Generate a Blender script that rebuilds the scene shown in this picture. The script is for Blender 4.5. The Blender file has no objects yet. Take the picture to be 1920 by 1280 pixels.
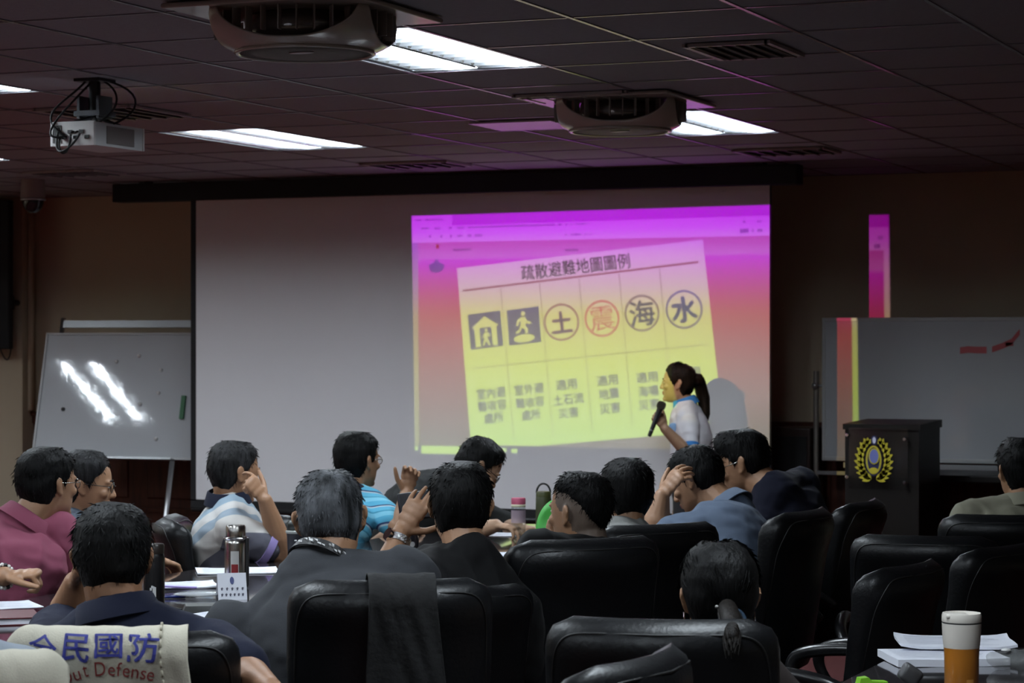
import bpy, bmesh, math, random
from mathutils import Vector, Matrix, noise, Quaternion
random.seed(7)
C = bpy.context.scene.collection
PI = math.pi
# ------------------------------------------------------------------ camera, exposure, world
YAW = math.radians(23); CS, SN = math.cos(YAW), math.sin(YAW)
F = 4446.0; CZ = 1.60; CEIL = 2.65; TABLE = 0.75
cam_d = bpy.data.cameras.new('camera'); cam = bpy.data.objects.new('camera', cam_d); C.objects.link(cam)
cam.location = (0, 0, CZ); cam.rotation_euler = (PI / 2, 0, YAW)
cam_d.sensor_width = 36; cam_d.lens = F * 36 / 1920; cam_d.clip_start = .1; cam_d.clip_end = 60
cam_d.dof.use_dof = True; cam_d.dof.focus_distance = 6.8; cam_d.dof.aperture_fstop = 9
sc = bpy.context.scene; sc.camera = cam
sc.view_settings.view_transform = 'Standard'; sc.view_settings.look = 'None'
sc.view_settings.exposure = 0.0; sc.view_settings.gamma = 1; sc.view_settings.use_curve_mapping = False
sc.cycles.use_denoising = True
sc.cycles.max_bounces = 8; sc.cycles.diffuse_bounces = 4; sc.cycles.transparent_max_bounces = 16
sc.cycles.sample_clamp_indirect = 4; sc.cycles.caustics_reflective = False; sc.cycles.caustics_refractive = False
wd = bpy.data.worlds.new('world'); sc.world = wd; wd.use_nodes = True
wd.node_tree.nodes['Background'].inputs[0].default_value = (.5, .55, .65, 1)
wd.node_tree.nodes['Background'].inputs[1].default_value = 0.01
TUBE_POWER = 24.0         # emission of the ceiling tubes
PROJ_POWER = 1150.0       # the projector's lamp
DOWN_POWER = 19.5         # light of one lamp, thrown down by its reflector
LENS = Vector((-5.25, 8.12, 2.435)); SCREEN_Y = 13.4; WALL_Y = 14.6

# ------------------------------------------------------------------ places
def W(px, py, Z):
    """the point at camera depth Z seen at photograph position px, py"""
    xc = (px - 960) * Z / F
    return Vector((xc * CS - Z * SN, xc * SN + Z * CS, CZ + (640 - py) * Z / F))
def on_y(px, py, Y):
    a = YAW - math.atan((px - 960) / F)
    X = -Y * math.tan(a); Z = -X * SN + Y * CS
    return Vector((X, Y, CZ + (640 - py) * Z / F))
def on_z(px, py, z):
    Z = F * (CZ - z) / (py - 640)
    return W(px, py, Z)
def fdir(deg):
    """horizontal direction: 0 = away from the camera, positive = turned left"""
    a = YAW + math.radians(deg)
    return Vector((-math.sin(a), math.cos(a), 0))

# ------------------------------------------------------------------ materials
MATS = {}
def mat(name, col=(.5, .5, .5), rough=.5, metal=0, spec=.5, coat=0, noise_s=0, noise_a=0, bump=0, bump_s=60, emit=None, trans=0, sheen=0, coat_r=.05, col2=None, stretch=None, ior=None, alpha=1):
    if name in MATS: return MATS[name]
    m = bpy.data.materials.new(name); m.use_nodes = True; nt = m.node_tree; b = nt.nodes['Principled BSDF']
    b.inputs['Base Color'].default_value = (*col, 1); b.inputs['Roughness'].default_value = rough
    b.inputs['Metallic'].default_value = metal; b.inputs['Specular IOR Level'].default_value = spec
    b.inputs['Coat Weight'].default_value = coat; b.inputs['Coat Roughness'].default_value = coat_r
    b.inputs['Transmission Weight'].default_value = trans; b.inputs['Sheen Weight'].default_value = sheen
    if ior: b.inputs['IOR'].default_value = ior
    if alpha < 1: b.inputs['Alpha'].default_value = alpha
    if emit: b.inputs['Emission Color'].default_value = (*emit[:3], 1); b.inputs['Emission Strength'].default_value = emit[3]
    src = None
    if noise_s or bump:
        tc = nt.nodes.new('ShaderNodeTexCoord'); mp = nt.nodes.new('ShaderNodeMapping')
        nt.links.new(tc.outputs['Object'], mp.inputs[0])
        if stretch: mp.inputs['Scale'].default_value = stretch
        src = mp.outputs[0]
    if noise_s:
        n = nt.nodes.new('ShaderNodeTexNoise'); n.inputs['Scale'].default_value = noise_s; n.inputs['Detail'].default_value = 5
        nt.links.new(src, n.inputs['Vector'])
        r = nt.nodes.new('ShaderNodeValToRGB')
        c2 = col2 if col2 else tuple(c * (1 - noise_a) for c in col)
        r.color_ramp.elements[0].position = .35; r.color_ramp.elements[0].color = (*c2, 1)
        r.color_ramp.elements[1].position = .65; r.color_ramp.elements[1].color = (*col, 1)
        nt.links.new(n.outputs['Fac'], r.inputs[0]); nt.links.new(r.outputs[0], b.inputs['Base Color'])
    if bump:
        n2 = nt.nodes.new('ShaderNodeTexNoise'); n2.inputs['Scale'].default_value = bump_s; n2.inputs['Detail'].default_value = 4
        nt.links.new(src, n2.inputs['Vector'])
        bp = nt.nodes.new('ShaderNodeBump'); bp.inputs['Strength'].default_value = bump; bp.inputs['Distance'].default_value = .01
        nt.links.new(n2.outputs['Fac'], bp.inputs['Height']); nt.links.new(bp.outputs[0], b.inputs['Normal'])
    MATS[name] = m
    return m
def glass_mat(name, col, amount):
    """thin clear sheet: see-through with a faint gloss"""
    if name in MATS: return MATS[name]
    m = bpy.data.materials.new(name); m.use_nodes = True; nt = m.node_tree; nt.nodes.clear()
    o = nt.nodes.new('ShaderNodeOutputMaterial'); t = nt.nodes.new('ShaderNodeBsdfTransparent'); g = nt.nodes.new('ShaderNodeBsdfGlossy'); mx = nt.nodes.new('ShaderNodeMixShader')
    t.inputs[0].default_value = (*col, 1); g.inputs['Roughness'].default_value = .08; mx.inputs[0].default_value = amount
    nt.links.new(t.outputs[0], mx.inputs[1]); nt.links.new(g.outputs[0], mx.inputs[2]); nt.links.new(mx.outputs[0], o.inputs[0])
    MATS[name] = m; return m
def film(name, stops, z0=None, z1=None):
    """coloured transparent film; several stops make a ramp over the film's height"""
    m = bpy.data.materials.new(name); m.use_nodes = True; nt = m.node_tree; nt.nodes.clear()
    o = nt.nodes.new('ShaderNodeOutputMaterial'); t = nt.nodes.new('ShaderNodeBsdfTransparent'); nt.links.new(t.outputs[0], o.inputs[0])
    if z0 is None: t.inputs[0].default_value = (*stops, 1); return m
    tc = nt.nodes.new('ShaderNodeTexCoord'); sp = nt.nodes.new('ShaderNodeSeparateXYZ'); mr = nt.nodes.new('ShaderNodeMapRange'); r = nt.nodes.new('ShaderNodeValToRGB')
    nt.links.new(tc.outputs['Object'], sp.inputs[0]); nt.links.new(sp.outputs['Z'], mr.inputs[0])
    mr.inputs['From Min'].default_value = z0; mr.inputs['From Max'].default_value = z1
    nt.links.new(mr.outputs[0], r.inputs[0]); nt.links.new(r.outputs[0], t.inputs[0])
    e = r.color_ramp.elements
    while len(e) < len(stops): e.new(.5)
    for k, (p, c) in enumerate(sorted(stops)): e[k].position = p; e[k].color = (*c, 1)
    return m

# ------------------------------------------------------------------ mesh building
class MB:
    def __init__(s): s.v = []; s.f = []; s.m = []
    def add(s, vs, fs, mi=0):
        b = len(s.v); s.v += [Vector(p) for p in vs]; s.f += [tuple(i + b for i in f) for f in fs]; s.m += [mi] * len(fs)
    def box(s, c, d, R=None, mi=0, bev=0):
        c = Vector(c); d = Vector(d) / 2
        if bev > 0:
            bm = bmesh.new(); bmesh.ops.create_cube(bm, size=2)
            for q in bm.verts: q.co = Vector((q.co.x * d.x, q.co.y * d.y, q.co.z * d.z))
            bmesh.ops.bevel(bm, geom=bm.edges[:], offset=min(bev, min(d) * .95), segments=3, profile=.5, affect='EDGES')
            bm.verts.index_update()
            vs = [q.co.copy() for q in bm.verts]; fs = [tuple(q.index for q in f.verts) for f in bm.faces]; bm.free()
        else:
            vs = [Vector((x * d.x, y * d.y, z * d.z)) for x in (-1, 1) for y in (-1, 1) for z in (-1, 1)]
            fs = [(0, 1, 3, 2), (4, 6, 7, 5), (0, 4, 5, 1), (2, 3, 7, 6), (0, 2, 6, 4), (1, 5, 7, 3)]
        if R is not None: vs = [R @ p for p in vs]
        s.add([p + c for p in vs], fs, mi)
    def rings(s, rings, mi=0, cap=True, close=False):
        n = len(rings[0]); vs = [p for r in rings for p in r]; fs = []
        k = len(rings)
        for i in range(k if close else k - 1):
            j = (i + 1) % k
            for a in range(n):
                b = (a + 1) % n
                fs.append((i * n + a, i * n + b, j * n + b, j * n + a))
        if cap and not close: fs += [tuple(reversed(range(n))), tuple((k - 1) * n + a for a in range(n))]
        s.add(vs, fs, mi)
    def lathe(s, prof, c=(0, 0, 0), n=32, R=None, mi=0, cap=True):
        c = Vector(c); rr = []
        for r, z in prof:
            ring = [Vector((r * math.cos(2 * PI * a / n), r * math.sin(2 * PI * a / n), z)) for a in range(n)]
            rr.append([(R @ p if R is not None else p) + c for p in ring])
        s.rings(rr, mi, cap)
    def tube(s, pts, rad, n=8, mi=0, cap=True, close=False):
        pts = [Vector(p) for p in pts]; k = len(pts)
        if not isinstance(rad, (list, tuple)): rad = [rad] * k
        up = None; rr = []
        for i, p in enumerate(pts):
            if close: d = pts[(i + 1) % k] - pts[i - 1]
            else: d = pts[min(i + 1, k - 1)] - pts[max(i - 1, 0)]
            d = d.normalized()
            if up is None: up = Vector((0, 0, 1)) if abs(d.z) < .9 else Vector((1, 0, 0))
            x = up.cross(d)
            if x.length < 1e-4: x = Vector((1, 0, 0)).cross(d)
            x.normalize(); y = d.cross(x); up = y
            rr.append([p + (x * math.cos(2 * PI * a / n) + y * math.sin(2 * PI * a / n)) * rad[i] for a in range(n)])
        s.rings(rr, mi, cap, close)
    def ell(s, c, r, R=None, n=14, mi=0):
        c = Vector(c)
        if not isinstance(r, (tuple, list)): r = (r, r, r)
        m = max(4, n * 2 // 3); vs = []; fs = []
        for i in range(1, m):
            t = PI * i / m
            for a in range(n):
                u = 2 * PI * a / n
                vs.append(Vector((r[0] * math.sin(t) * math.cos(u), r[1] * math.sin(t) * math.sin(u), r[2] * math.cos(t))))
        top = len(vs); vs += [Vector((0, 0, r[2])), Vector((0, 0, -r[2]))]
        for i in range(m - 2):
            for a in range(n):
                b = (a + 1) % n; fs.append((i * n + a, (i + 1) * n + a, (i + 1) * n + b, i * n + b))
        for a in range(n):
            b = (a + 1) % n; fs.append((top, a, b)); fs.append((top + 1, (m - 2) * n + b, (m - 2) * n + a))
        if R is not None: vs = [R @ p for p in vs]
        s.add([p + c for p in vs], fs, mi)
    def limb(s, pts, rad, n=14):
        """joints and tapering bones, to be united"""
        for p, r in zip(pts, rad): s.ell(p, r, n=n)
        for i in range(len(pts) - 1): s.tube([pts[i], pts[i + 1]], [rad[i], rad[i + 1]], n)
    def prism(s, poly, R, c, d, mi=0):
        """polygon in the x, z plane of R, d thick along y"""
        c = Vector(c); n = len(poly)
        vs = [R @ Vector((x, -d / 2, z)) + c for x, z in poly] + [R @ Vector((x, d / 2, z)) + c for x, z in poly]
        fs = [tuple(range(n)), tuple(reversed(range(n, 2 * n)))] + [(i, i + n, (i + 1) % n + n, (i + 1) % n) for i in range(n)]
        s.add(vs, fs, mi)
    def build(s, name, mats, parent=None, smooth=False, org=None, flat_angle=None, fixn=True):
        me = bpy.data.meshes.new(name)
        o0 = Vector(org) if org is not None else Vector((0, 0, 0))
        me.from_pydata([p - o0 for p in s.v], [], s.f)
        if not isinstance(mats, (list, tuple)): mats = [mats]
        for m in mats: me.materials.append(m)
        if len(mats) > 1: me.polygons.foreach_set('material_index', s.m)
        if fixn:
            bm = bmesh.new(); bm.from_mesh(me); bmesh.ops.recalc_face_normals(bm, faces=bm.faces[:]); bm.to_mesh(me); bm.free()
        if smooth:
            me.polygons.foreach_set('use_smooth', [True] * len(me.polygons))
            if flat_angle: me.set_sharp_from_angle(angle=math.radians(flat_angle))
        me.update()
        o = bpy.data.objects.new(name, me); C.objects.link(o)
        if parent is not None: o.parent = parent
        elif org is not None: o.location = o0
        return o
def united(mb, voxel, it=4, fac=.5):
    """one continuous skin around all the pieces"""
    me = bpy.data.meshes.new('tmp'); me.from_pydata(mb.v, [], mb.f)
    bm = bmesh.new(); bm.from_mesh(me); bmesh.ops.recalc_face_normals(bm, faces=bm.faces[:]); bm.to_mesh(me); bm.free()
    o = bpy.data.objects.new('tmp', me); C.objects.link(o)
    r = o.modifiers.new('r', 'REMESH'); r.mode = 'VOXEL'; r.voxel_size = voxel; r.adaptivity = 0
    if it:
        q = o.modifiers.new('s', 'SMOOTH'); q.iterations = it; q.factor = fac
    dg = bpy.context.evaluated_depsgraph_get(); dg.update()
    m2 = bpy.data.meshes.new_from_object(o.evaluated_get(dg))
    bpy.data.objects.remove(o); bpy.data.meshes.remove(me)
    m2.polygons.foreach_set('use_smooth', [True] * len(m2.polygons))
    return m2
def link_mesh(name, me, mats, parent):
    me.materials.clear()
    for m in (mats if isinstance(mats, (list, tuple)) else [mats]): me.materials.append(m)
    me.name = name
    o = bpy.data.objects.new(name, me); C.objects.link(o); o.parent = parent
    return o
def curve_through(pts, rad, k=6):
    """smooth path and radii through the given points"""
    P = [Vector(p) for p in pts]; n = len(P); out = []; rr = []
    for i in range(n - 1):
        p0, p1, p2, p3 = P[max(i - 1, 0)], P[i], P[i + 1], P[min(i + 2, n - 1)]
        for j in range(k):
            t = j / k; out.append(.5 * (2 * p1 + (p2 - p0) * t + (2 * p0 - 5 * p1 + 4 * p2 - p3) * t * t + (3 * p1 - p0 - 3 * p2 + p3) * t ** 3)); rr.append(rad[i] + (rad[i + 1] - rad[i]) * t)
    return out + [P[-1]], rr + [rad[-1]]
def empty(name, loc, rz=0):
    o = bpy.data.objects.new(name, None); C.objects.link(o); o.location = loc; o.rotation_euler = (0, 0, rz); o.empty_display_size = .1
    return o
def tag(o, label=None, cat=None, group=None, kind=None):
    if label: o['label'] = label
    if cat: o['category'] = cat
    if group: o['group'] = group
    if kind: o['kind'] = kind
    return o
def thing(name, loc, label, cat, group=None, rz=0): return tag(empty(name, loc, rz), label, cat, group)
def dup(root, loc=None, rz=None, label=None, group=None, scale=None):
    r = root.copy(); C.objects.link(r)
    if loc is not None: r.location = loc
    if rz is not None: r.rotation_euler = (0, 0, rz)
    if scale is not None: r.scale = scale
    if label: r['label'] = label
    if group: r['group'] = group
    for ch in list(root.children):
        c = ch.copy(); C.objects.link(c); c.parent = r
        for g in list(ch.children):
            d = g.copy(); C.objects.link(d); d.parent = c
    return r
TXT = {}
def text_geo(s, bold=0):
    k = (s, bold)
    if k in TXT: return TXT[k]
    cu = bpy.data.curves.new('t', 'FONT'); cu.body = s; cu.dimensions = '2D'; cu.fill_mode = 'FRONT'; cu.offset = bold; cu.resolution_u = 3
    o = bpy.data.objects.new('t', cu); C.objects.link(o)
    dg = bpy.context.evaluated_depsgraph_get(); dg.update()
    me = bpy.data.meshes.new_from_object(o.evaluated_get(dg))
    vs = [(v.co.x, v.co.y) for v in me.vertices]; fs = [tuple(p.vertices) for p in me.polygons]
    bpy.data.objects.remove(o); bpy.data.curves.remove(cu); bpy.data.meshes.remove(me)
    if vs:
        x0 = min(p[0] for p in vs); x1 = max(p[0] for p in vs); y0 = min(p[1] for p in vs); y1 = max(p[1] for p in vs)
        vs = [((x - x0) / (x1 - x0) - .5, (y - y0) / (y1 - y0) - .5) for x, y in vs]
    TXT[k] = (vs, fs)
    return TXT[k]
def put_text(mb, s, c, w, h, ang, fn, bold=0, mi=0):
    """letters in the box w by h around c (y downward), turned by ang degrees, laid by fn(x, y)"""
    vs, fs = text_geo(s, 0); ca, sa = math.cos(math.radians(ang)), math.sin(math.radians(ang))
    for ox, oy in (((-bold, 0), (bold, 0), (0, bold), (0, -bold)) if bold else ((0, 0),)):   # thicker strokes by close copies
        mb.add([fn(c[0] + ox * h + x * w * ca + y * h * sa, c[1] + oy * h + x * w * sa - y * h * ca) for x, y in vs], fs, mi)
# ------------------------------------------------------------------ room shell
X0, X1, Y0 = -11.6, 2.6, -2.2
TX, TY = .575, .62
m_wall = mat('painted_wall', (.60, .50, .36), .85, noise_s=1.5, noise_a=.06, bump=.05, bump_s=120)
m_wood = mat('dark_red_wood', (.11, .028, .014), .4, noise_s=5, noise_a=.5, stretch=(8, 8, .7), coat=.2)
m_tile = mat('ceiling_tile', (.34, .345, .39), .9, noise_s=40, noise_a=.08, bump=.25, bump_s=250)
m_bar = mat('white_grid_bar', (.20, .19, .22), .24, spec=.7)
m_black = mat('black_plastic', (.012, .012, .013), .45)
m_blackmatte = mat('black_cloth_edge', (.006, .006, .007), .8)
m_white = mat('white_enamel', (.75, .75, .74), .35)
m_alu = mat('grey_aluminium', (.45, .46, .47), .35, metal=.9)
m_steel = mat('brushed_steel', (.55, .53, .50), .22, metal=1, bump=.05, bump_s=200, stretch=(1, 1, .05))
m_chrome = mat('chrome', (.75, .75, .76), .08, metal=1)
m_dark = mat('dark_void', (.01, .009, .009), .8)

def struct(name, mb, m, smooth=False): return tag(mb.build(name, m, smooth=smooth), kind='structure')
b = MB(); b.box(((X0 + X1) / 2, (Y0 + WALL_Y) / 2, -.05), (X1 - X0, WALL_Y - Y0, .1))
struct('floor', b, mat('red_carpet', (.075, .006, .006), .95, noise_s=90, noise_a=.4, bump=.4, bump_s=300))
b = MB(); b.box(((X0 + X1) / 2, WALL_Y + .05, 1.5), (X1 - X0 + .2, .1, 3)); struct('wall_front', b, m_wall)
b = MB(); b.box((X0 - .05, (Y0 + WALL_Y) / 2, 1.5), (.1, WALL_Y - Y0, 3)); struct('wall_left', b, m_wall)
b = MB(); b.box((X1 + .05, (Y0 + WALL_Y) / 2, 1.5), (.1, WALL_Y - Y0, 3)); struct('wall_right', b, m_wall)
b = MB(); b.box(((X0 + X1) / 2, Y0 - .05, 1.5), (X1 - X0 + .2, .1, 3)); struct('wall_back', b, m_wall)
# wainscot with raised panels and cap rail
b = MB()
def wains(p, q, nrm):
    L = (q - p).length; d = (q - p).normalized(); R = Matrix((d, -nrm, Vector((0, 0, 1)))).transposed()
    c = (p + q) / 2
    b.box(c + nrm * .012 + Vector((0, 0, .53)), (L, .024, 1.06), R)
    b.box(c + nrm * .03 + Vector((0, 0, 1.075)), (L, .06, .03), R); b.box(c + nrm * .024 + Vector((0, 0, 1.03)), (L, .03, .05), R)
    b.box(c + nrm * .024 + Vector((0, 0, .08)), (L, .03, .16), R); b.box(c + nrm * .03 + Vector((0, 0, .40)), (L, .045, .03), R)
    n = int(L / .8)
    for i in range(n):
        x = p + d * (L * (i + .5) / n); b.box(x + nrm * .026 + Vector((0, 0, .72)), (L / n - .16, .02, .48), R, bev=.008)
wains(Vector((X0, WALL_Y, 0)), Vector((X1, WALL_Y, 0)), Vector((0, -1, 0)))
wains(Vector((X0, Y0, 0)), Vector((X0, WALL_Y, 0)), Vector((1, 0, 0)))
struct('trim_1', b, m_wood)
PILX = on_y(42, 500, WALL_Y - .16).x
b = MB(); b.box(((X0 + PILX) / 2, WALL_Y - .08, CEIL / 2), (PILX - X0, .16, CEIL)); struct('trim_2', b, m_wall)
b = MB(); b.tube([(PILX + .03, WALL_Y - .10, 1.1), (PILX + .03, WALL_Y - .10, CEIL)], .022, 10); struct('trim_5', b, m_wall, True)

# ceiling: tiles with openings for the light troffers, on a T-bar grid
cols = [-8.0, -5.7, -3.4, -1.1, 1.2, -10.3]; rows = [11.48, 8.38, 5.28, 2.18, -.92]
holes = set()
ix0 = int(math.floor((X0 + 3.40) / TX)); ix1 = int(math.ceil((X1 + 3.40) / TX)); iy0 = int(math.floor((Y0 - 8.38) / TY)); iy1 = int(math.ceil((WALL_Y - 8.38) / TY))
for cx in cols:
    for ry in rows:
        i = round((cx + 3.40) / TX) - 1; j = round((ry - 8.38) / TY)
        holes.add((i, j - 1)); holes.add((i, j - 2))
b = MB()
for i in range(ix0, ix1):
    for j in range(iy0, iy1):
        if (i, j) in holes: continue
        x0 = max(X0, -3.40 + i * TX); x1 = min(X1, x0 + TX if x0 > X0 else -3.40 + (i + 1) * TX); y0 = max(Y0, 8.38 + j * TY); y1 = min(WALL_Y, 8.38 + (j + 1) * TY)
        if x1 - x0 < .01 or y1 - y0 < .01: continue
        b.box(((x0 + x1) / 2, (y0 + y1) / 2, CEIL + .01), (x1 - x0, y1 - y0, .02))
struct('ceiling', b, m_tile)
b = MB()
for i in range(ix0, ix1 + 1):
    x = -3.40 + i * TX
    if X0 < x < X1:
        b.box((x, (Y0 + WALL_Y) / 2, CEIL - .0015), (.015, WALL_Y - Y0, .005))
for j in range(iy0, iy1 + 1):
    y = 8.38 + j * TY
    if not Y0 < y < WALL_Y: continue
    for i in range(ix0, ix1):
        if (i, j) in holes and (i, j - 1) in holes: continue
        x0 = max(X0, -3.40 + i * TX + .012); x1 = min(X1, -3.40 + (i + 1) * TX - .012)
        if x1 > x0: b.box(((x0 + x1) / 2, y, CEIL - .0013), (x1 - x0, .012, .0045))
struct('trim_3', b, m_bar)

# ------------------------------------------------------------------ light troffers (two tubes, parabolic louvre)
m_tube = mat('lit_tube', (.9, .9, .9), .4, emit=(.86, .94, 1.0, TUBE_POWER)); m_tube.cycles.emission_sampling = 'NONE'
m_refl = mat('white_reflector', (.80, .83, .86), .22, metal=.85); m_blade = mat('louvre_blade', (.72, .75, .78), .30, metal=.7)
def make_troffer():
    t = thing('ceiling_light', (0, 0, 0), '', 'ceiling light')
    L = 2 * TY - .03; Wd = TX - .03; h = .085
    b = MB()
    for x in (-Wd / 2, Wd / 2): b.box((x, 0, h / 2 + .002), (.006, L, h))
    for y in (-L / 2, L / 2): b.box((0, y, h / 2 + .002), (Wd, .006, h))
    b.box((0, 0, h + .004), (Wd, L, .006)); b.build('housing', m_refl, t)
    for k, x in enumerate((-.135, .135)):
        r = MB()
        prof = [(-.125, .0), (-.115, .03), (-.095, .055), (-.06, .072), (0, .08), (.06, .072), (.095, .055), (.115, .03), (.125, .0)]
        rr = [[Vector((x + px, y, pz + .003)) for px, pz in prof] for y in (-L / 2 + .01, L / 2 - .01)]
        n = len(prof); r.add(rr[0] + rr[1], [(i, i + 1, n + i + 1, n + i) for i in range(n - 1)])
        r.build('reflector', m_refl, t, smooth=True, fixn=False)
        r = MB(); r.tube([(x, -L / 2 + .03, .047), (x, L / 2 - .03, .047)], .016, 10); r.build('tube', m_tube, t, smooth=True, flat_angle=40)
        r = MB()
        for i in range(1, 13):
            y = -L / 2 + L * i / 13
            pr = [(-.118, .0), (.118, .0), (.108, .020), (.04, .015), (0, .014), (-.04, .015), (-.108, .020)]
            r.prism(pr, Matrix.Identity(3), (x, y, .001), .006)
        r.build('louvre', m_blade, t)
    for x in (-.135, .135):
        ad = bpy.data.lights.new('lamp_light', 'AREA'); ad.shape = 'RECTANGLE'; ad.size = .06; ad.size_y = L - .1; ad.energy = DOWN_POWER; ad.spread = math.radians(170); ad.color = (.82, .92, 1.0)
        al = bpy.data.objects.new('lamp_light', ad); C.objects.link(al); al.parent = t; al.location = (x, 0, .023)
    return t
proto = make_troffer(); lights = {}
NAMES = {(2, 1): 'lit recessed ceiling light beside the nearer round ceiling fan unit', (1, 0): 'lit recessed ceiling light just right of the ceiling projector, in front of the screen',
         (2, 0): 'lit recessed ceiling light partly behind the farther round ceiling fan unit', (1, 1): 'lit recessed ceiling light above and left of the ceiling projector, cut by the frame',
         (0, 0): 'small sliver of lit ceiling light at the frame edge below the projector'}
DARK = {(a, 4) for a in range(6)} | {(0, 3), (4, 3), (4, 2), (5, 3), (5, 2), (3, 1), (4, 1), (3, 0), (4, 0)}
first = True
for a, cx in enumerate(cols):
    for q, ry in enumerate(rows):
        if (a, q) in DARK: continue
        o = proto if first else dup(proto)
        first = False
        o.location = (cx - TX / 2, ry - TY, CEIL)
        o['label'] = NAMES.get((a, q), 'lit recessed ceiling light outside the picture'); o['group'] = 'recessed ceiling lights'
# covers over the openings that hold no lamp
b = MB()
for a, cx in enumerate(cols):
    for q, ry in enumerate(rows):
        if (a, q) in DARK: b.box((cx - TX / 2, ry - TY, CEIL + .01), (TX, 2 * TY, .02))
struct('trim_4', b, m_tile)

# ------------------------------------------------------------------ projection screen and its housing
m_screen = mat('matte_screen_cloth', (.80, .80, .82), .9, spec=.1, bump=.03, bump_s=400)
scr = thing('projection_screen', (-5.98, SCREEN_Y, .56), 'large white pull-down projection screen with black borders under its long black housing', 'projection screen')
def P(o, mb, name, m, smooth=False, fa=None): return mb.build(name, m, o, smooth, org=o.location, flat_angle=fa)
xl, xr, zb, zt = -7.92, -4.045, .574, 2.54
b = MB(); b.box(((xl + xr) / 2, SCREEN_Y, (zb + zt) / 2), (xr - xl, .004, zt - zb)); P(scr, b, 'screen_cloth', m_screen)
b = MB()
for x, w_ in ((xl - .02, .04), (xr + .005, .01)): b.box((x, SCREEN_Y, (zb + zt) / 2), (w_, .005, zt - zb + .02))
b.box(((xl + xr) / 2, SCREEN_Y, zb - .03), (xr - xl + .08, .005, .06)); P(scr, b, 'border', m_blackmatte)
b = MB(); b.tube([(xl - .03, SCREEN_Y, zb - .065), (xr + .03, SCREEN_Y, zb - .065)], .016, 12); P(scr, b, 'weight_bar', m_black, True)
b = MB(); b.box((-6.19, SCREEN_Y, 2.575), (4.66, .13, .118), bev=.006); P(scr, b, 'housing', m_blackmatte)
for x in (-8.3, -4.1): b = MB(); b.box((x, SCREEN_Y, CEIL - .008), (.05, .1, .02)); P(scr, b, 'ceiling_bracket', m_black)

# ------------------------------------------------------------------ ceiling projector: lamp, slide film, lens opening
DS = .17
def sl(px, py, k=0):
    T = on_y(px, py, SCREEN_Y); d = DS + k * .0004
    return (T - LENS) * (d / (SCREEN_Y - LENS.y))
pr = thing('ceiling_projector', LENS, 'white projector hanging upside down from a black ceiling pole with loose cables', 'projector')
m_pj = mat('projector_shell', (.62, .63, .64), .4)
img = [(772, 405), (1478, 383), (1484, 856), (778, 851)]
hw = .10
z1_, z0_ = .03, -.062; yb, yf = -.18, DS + .004
b = MB()
q = [Vector((-hw, yf, z1_)), Vector((hw, yf, z1_)), Vector((hw, yf, z0_)), Vector((-hw, yf, z0_))]
ap = [sl(*p, k=10) for p in img]
b.add(q + ap, [(0, 1, 5, 4), (1, 2, 6, 5), (2, 3, 7, 6), (3, 0, 4, 7)])
yf2 = yf; r = [Vector((x, y, z)) for y in (yb, yf2) for x, z in ((-hw, z1_), (hw, z1_), (hw, z0_), (-hw, z0_))]
b.add(r, [(0, 1, 2, 3), (0, 4, 5, 1), (1, 5, 6, 2), (2, 6, 7, 3), (3, 7, 4, 0)])
b.build('shell', m_pj, pr)
b = MB(); b.box((0, yb - .004, (z0_ + z1_) / 2), (2 * hw + .006, .012, z1_ - z0_ + .006), bev=.004)
b.build('rear_panel', m_white, pr)
b = MB()
for i in range(7): b.box((-.088 + i * .006, yb - .011, -.016), (.003, .004, .07))
b.build('rear_vent', mat('grey_slots', (.12, .12, .12), .6), pr)
b = MB()
for i in range(5): b.box((-.035 + i * .026, yb - .012, -.03 + (i % 2) * .022), (.02, .006, .014))
b.build('socket', m_black, pr)
b = MB(); b.box((hw + .002, .0, -.016), (.004, .20, .07)); b.build('side_grille', mat('side_grille', (.22, .2, .19), .5, bump=.6, bump_s=300), pr)
b = MB(); b.box((hw + .002, yf - .004, (z0_ + z1_) / 2), (.006, .008, z1_ - z0_)); b.build('front_edge', m_white, pr)
mount_z = CEIL - LENS.z
b = MB(); b.tube([(.0, -.03, mount_z), (.0, -.03, .085)], .024, 14); b.box((0, -.03, mount_z - .006), (.12, .12, .012)); b.build('ceiling_pole', m_black, pr, True, flat_angle=40)
b = MB(); b.box((0, -.03, .075), (.12, .12, .02)); b.box((.045, -.03, .10), (.012, .1, .09)); b.box((-.045, -.03, .10), (.012, .1, .09))
for a in (45, 135, 225, 315): b.tube([(0, -.03, .066), (.09 * math.cos(math.radians(a)), -.03 + .12 * math.sin(math.radians(a)), .032)], .008, 6)
b.build('mount_bracket', mat('bracket_metal', (.06, .06, .065), .4, metal=.6), pr)
def bez(a, b_, c, d, n=14):
    a, b_, c, d = map(Vector, (a, b_, c, d))
    return [(1 - t) ** 3 * a + 3 * (1 - t) ** 2 * t * b_ + 3 * (1 - t) * t * t * c + t ** 3 * d for t in [i / n for i in range(n + 1)]]
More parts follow.
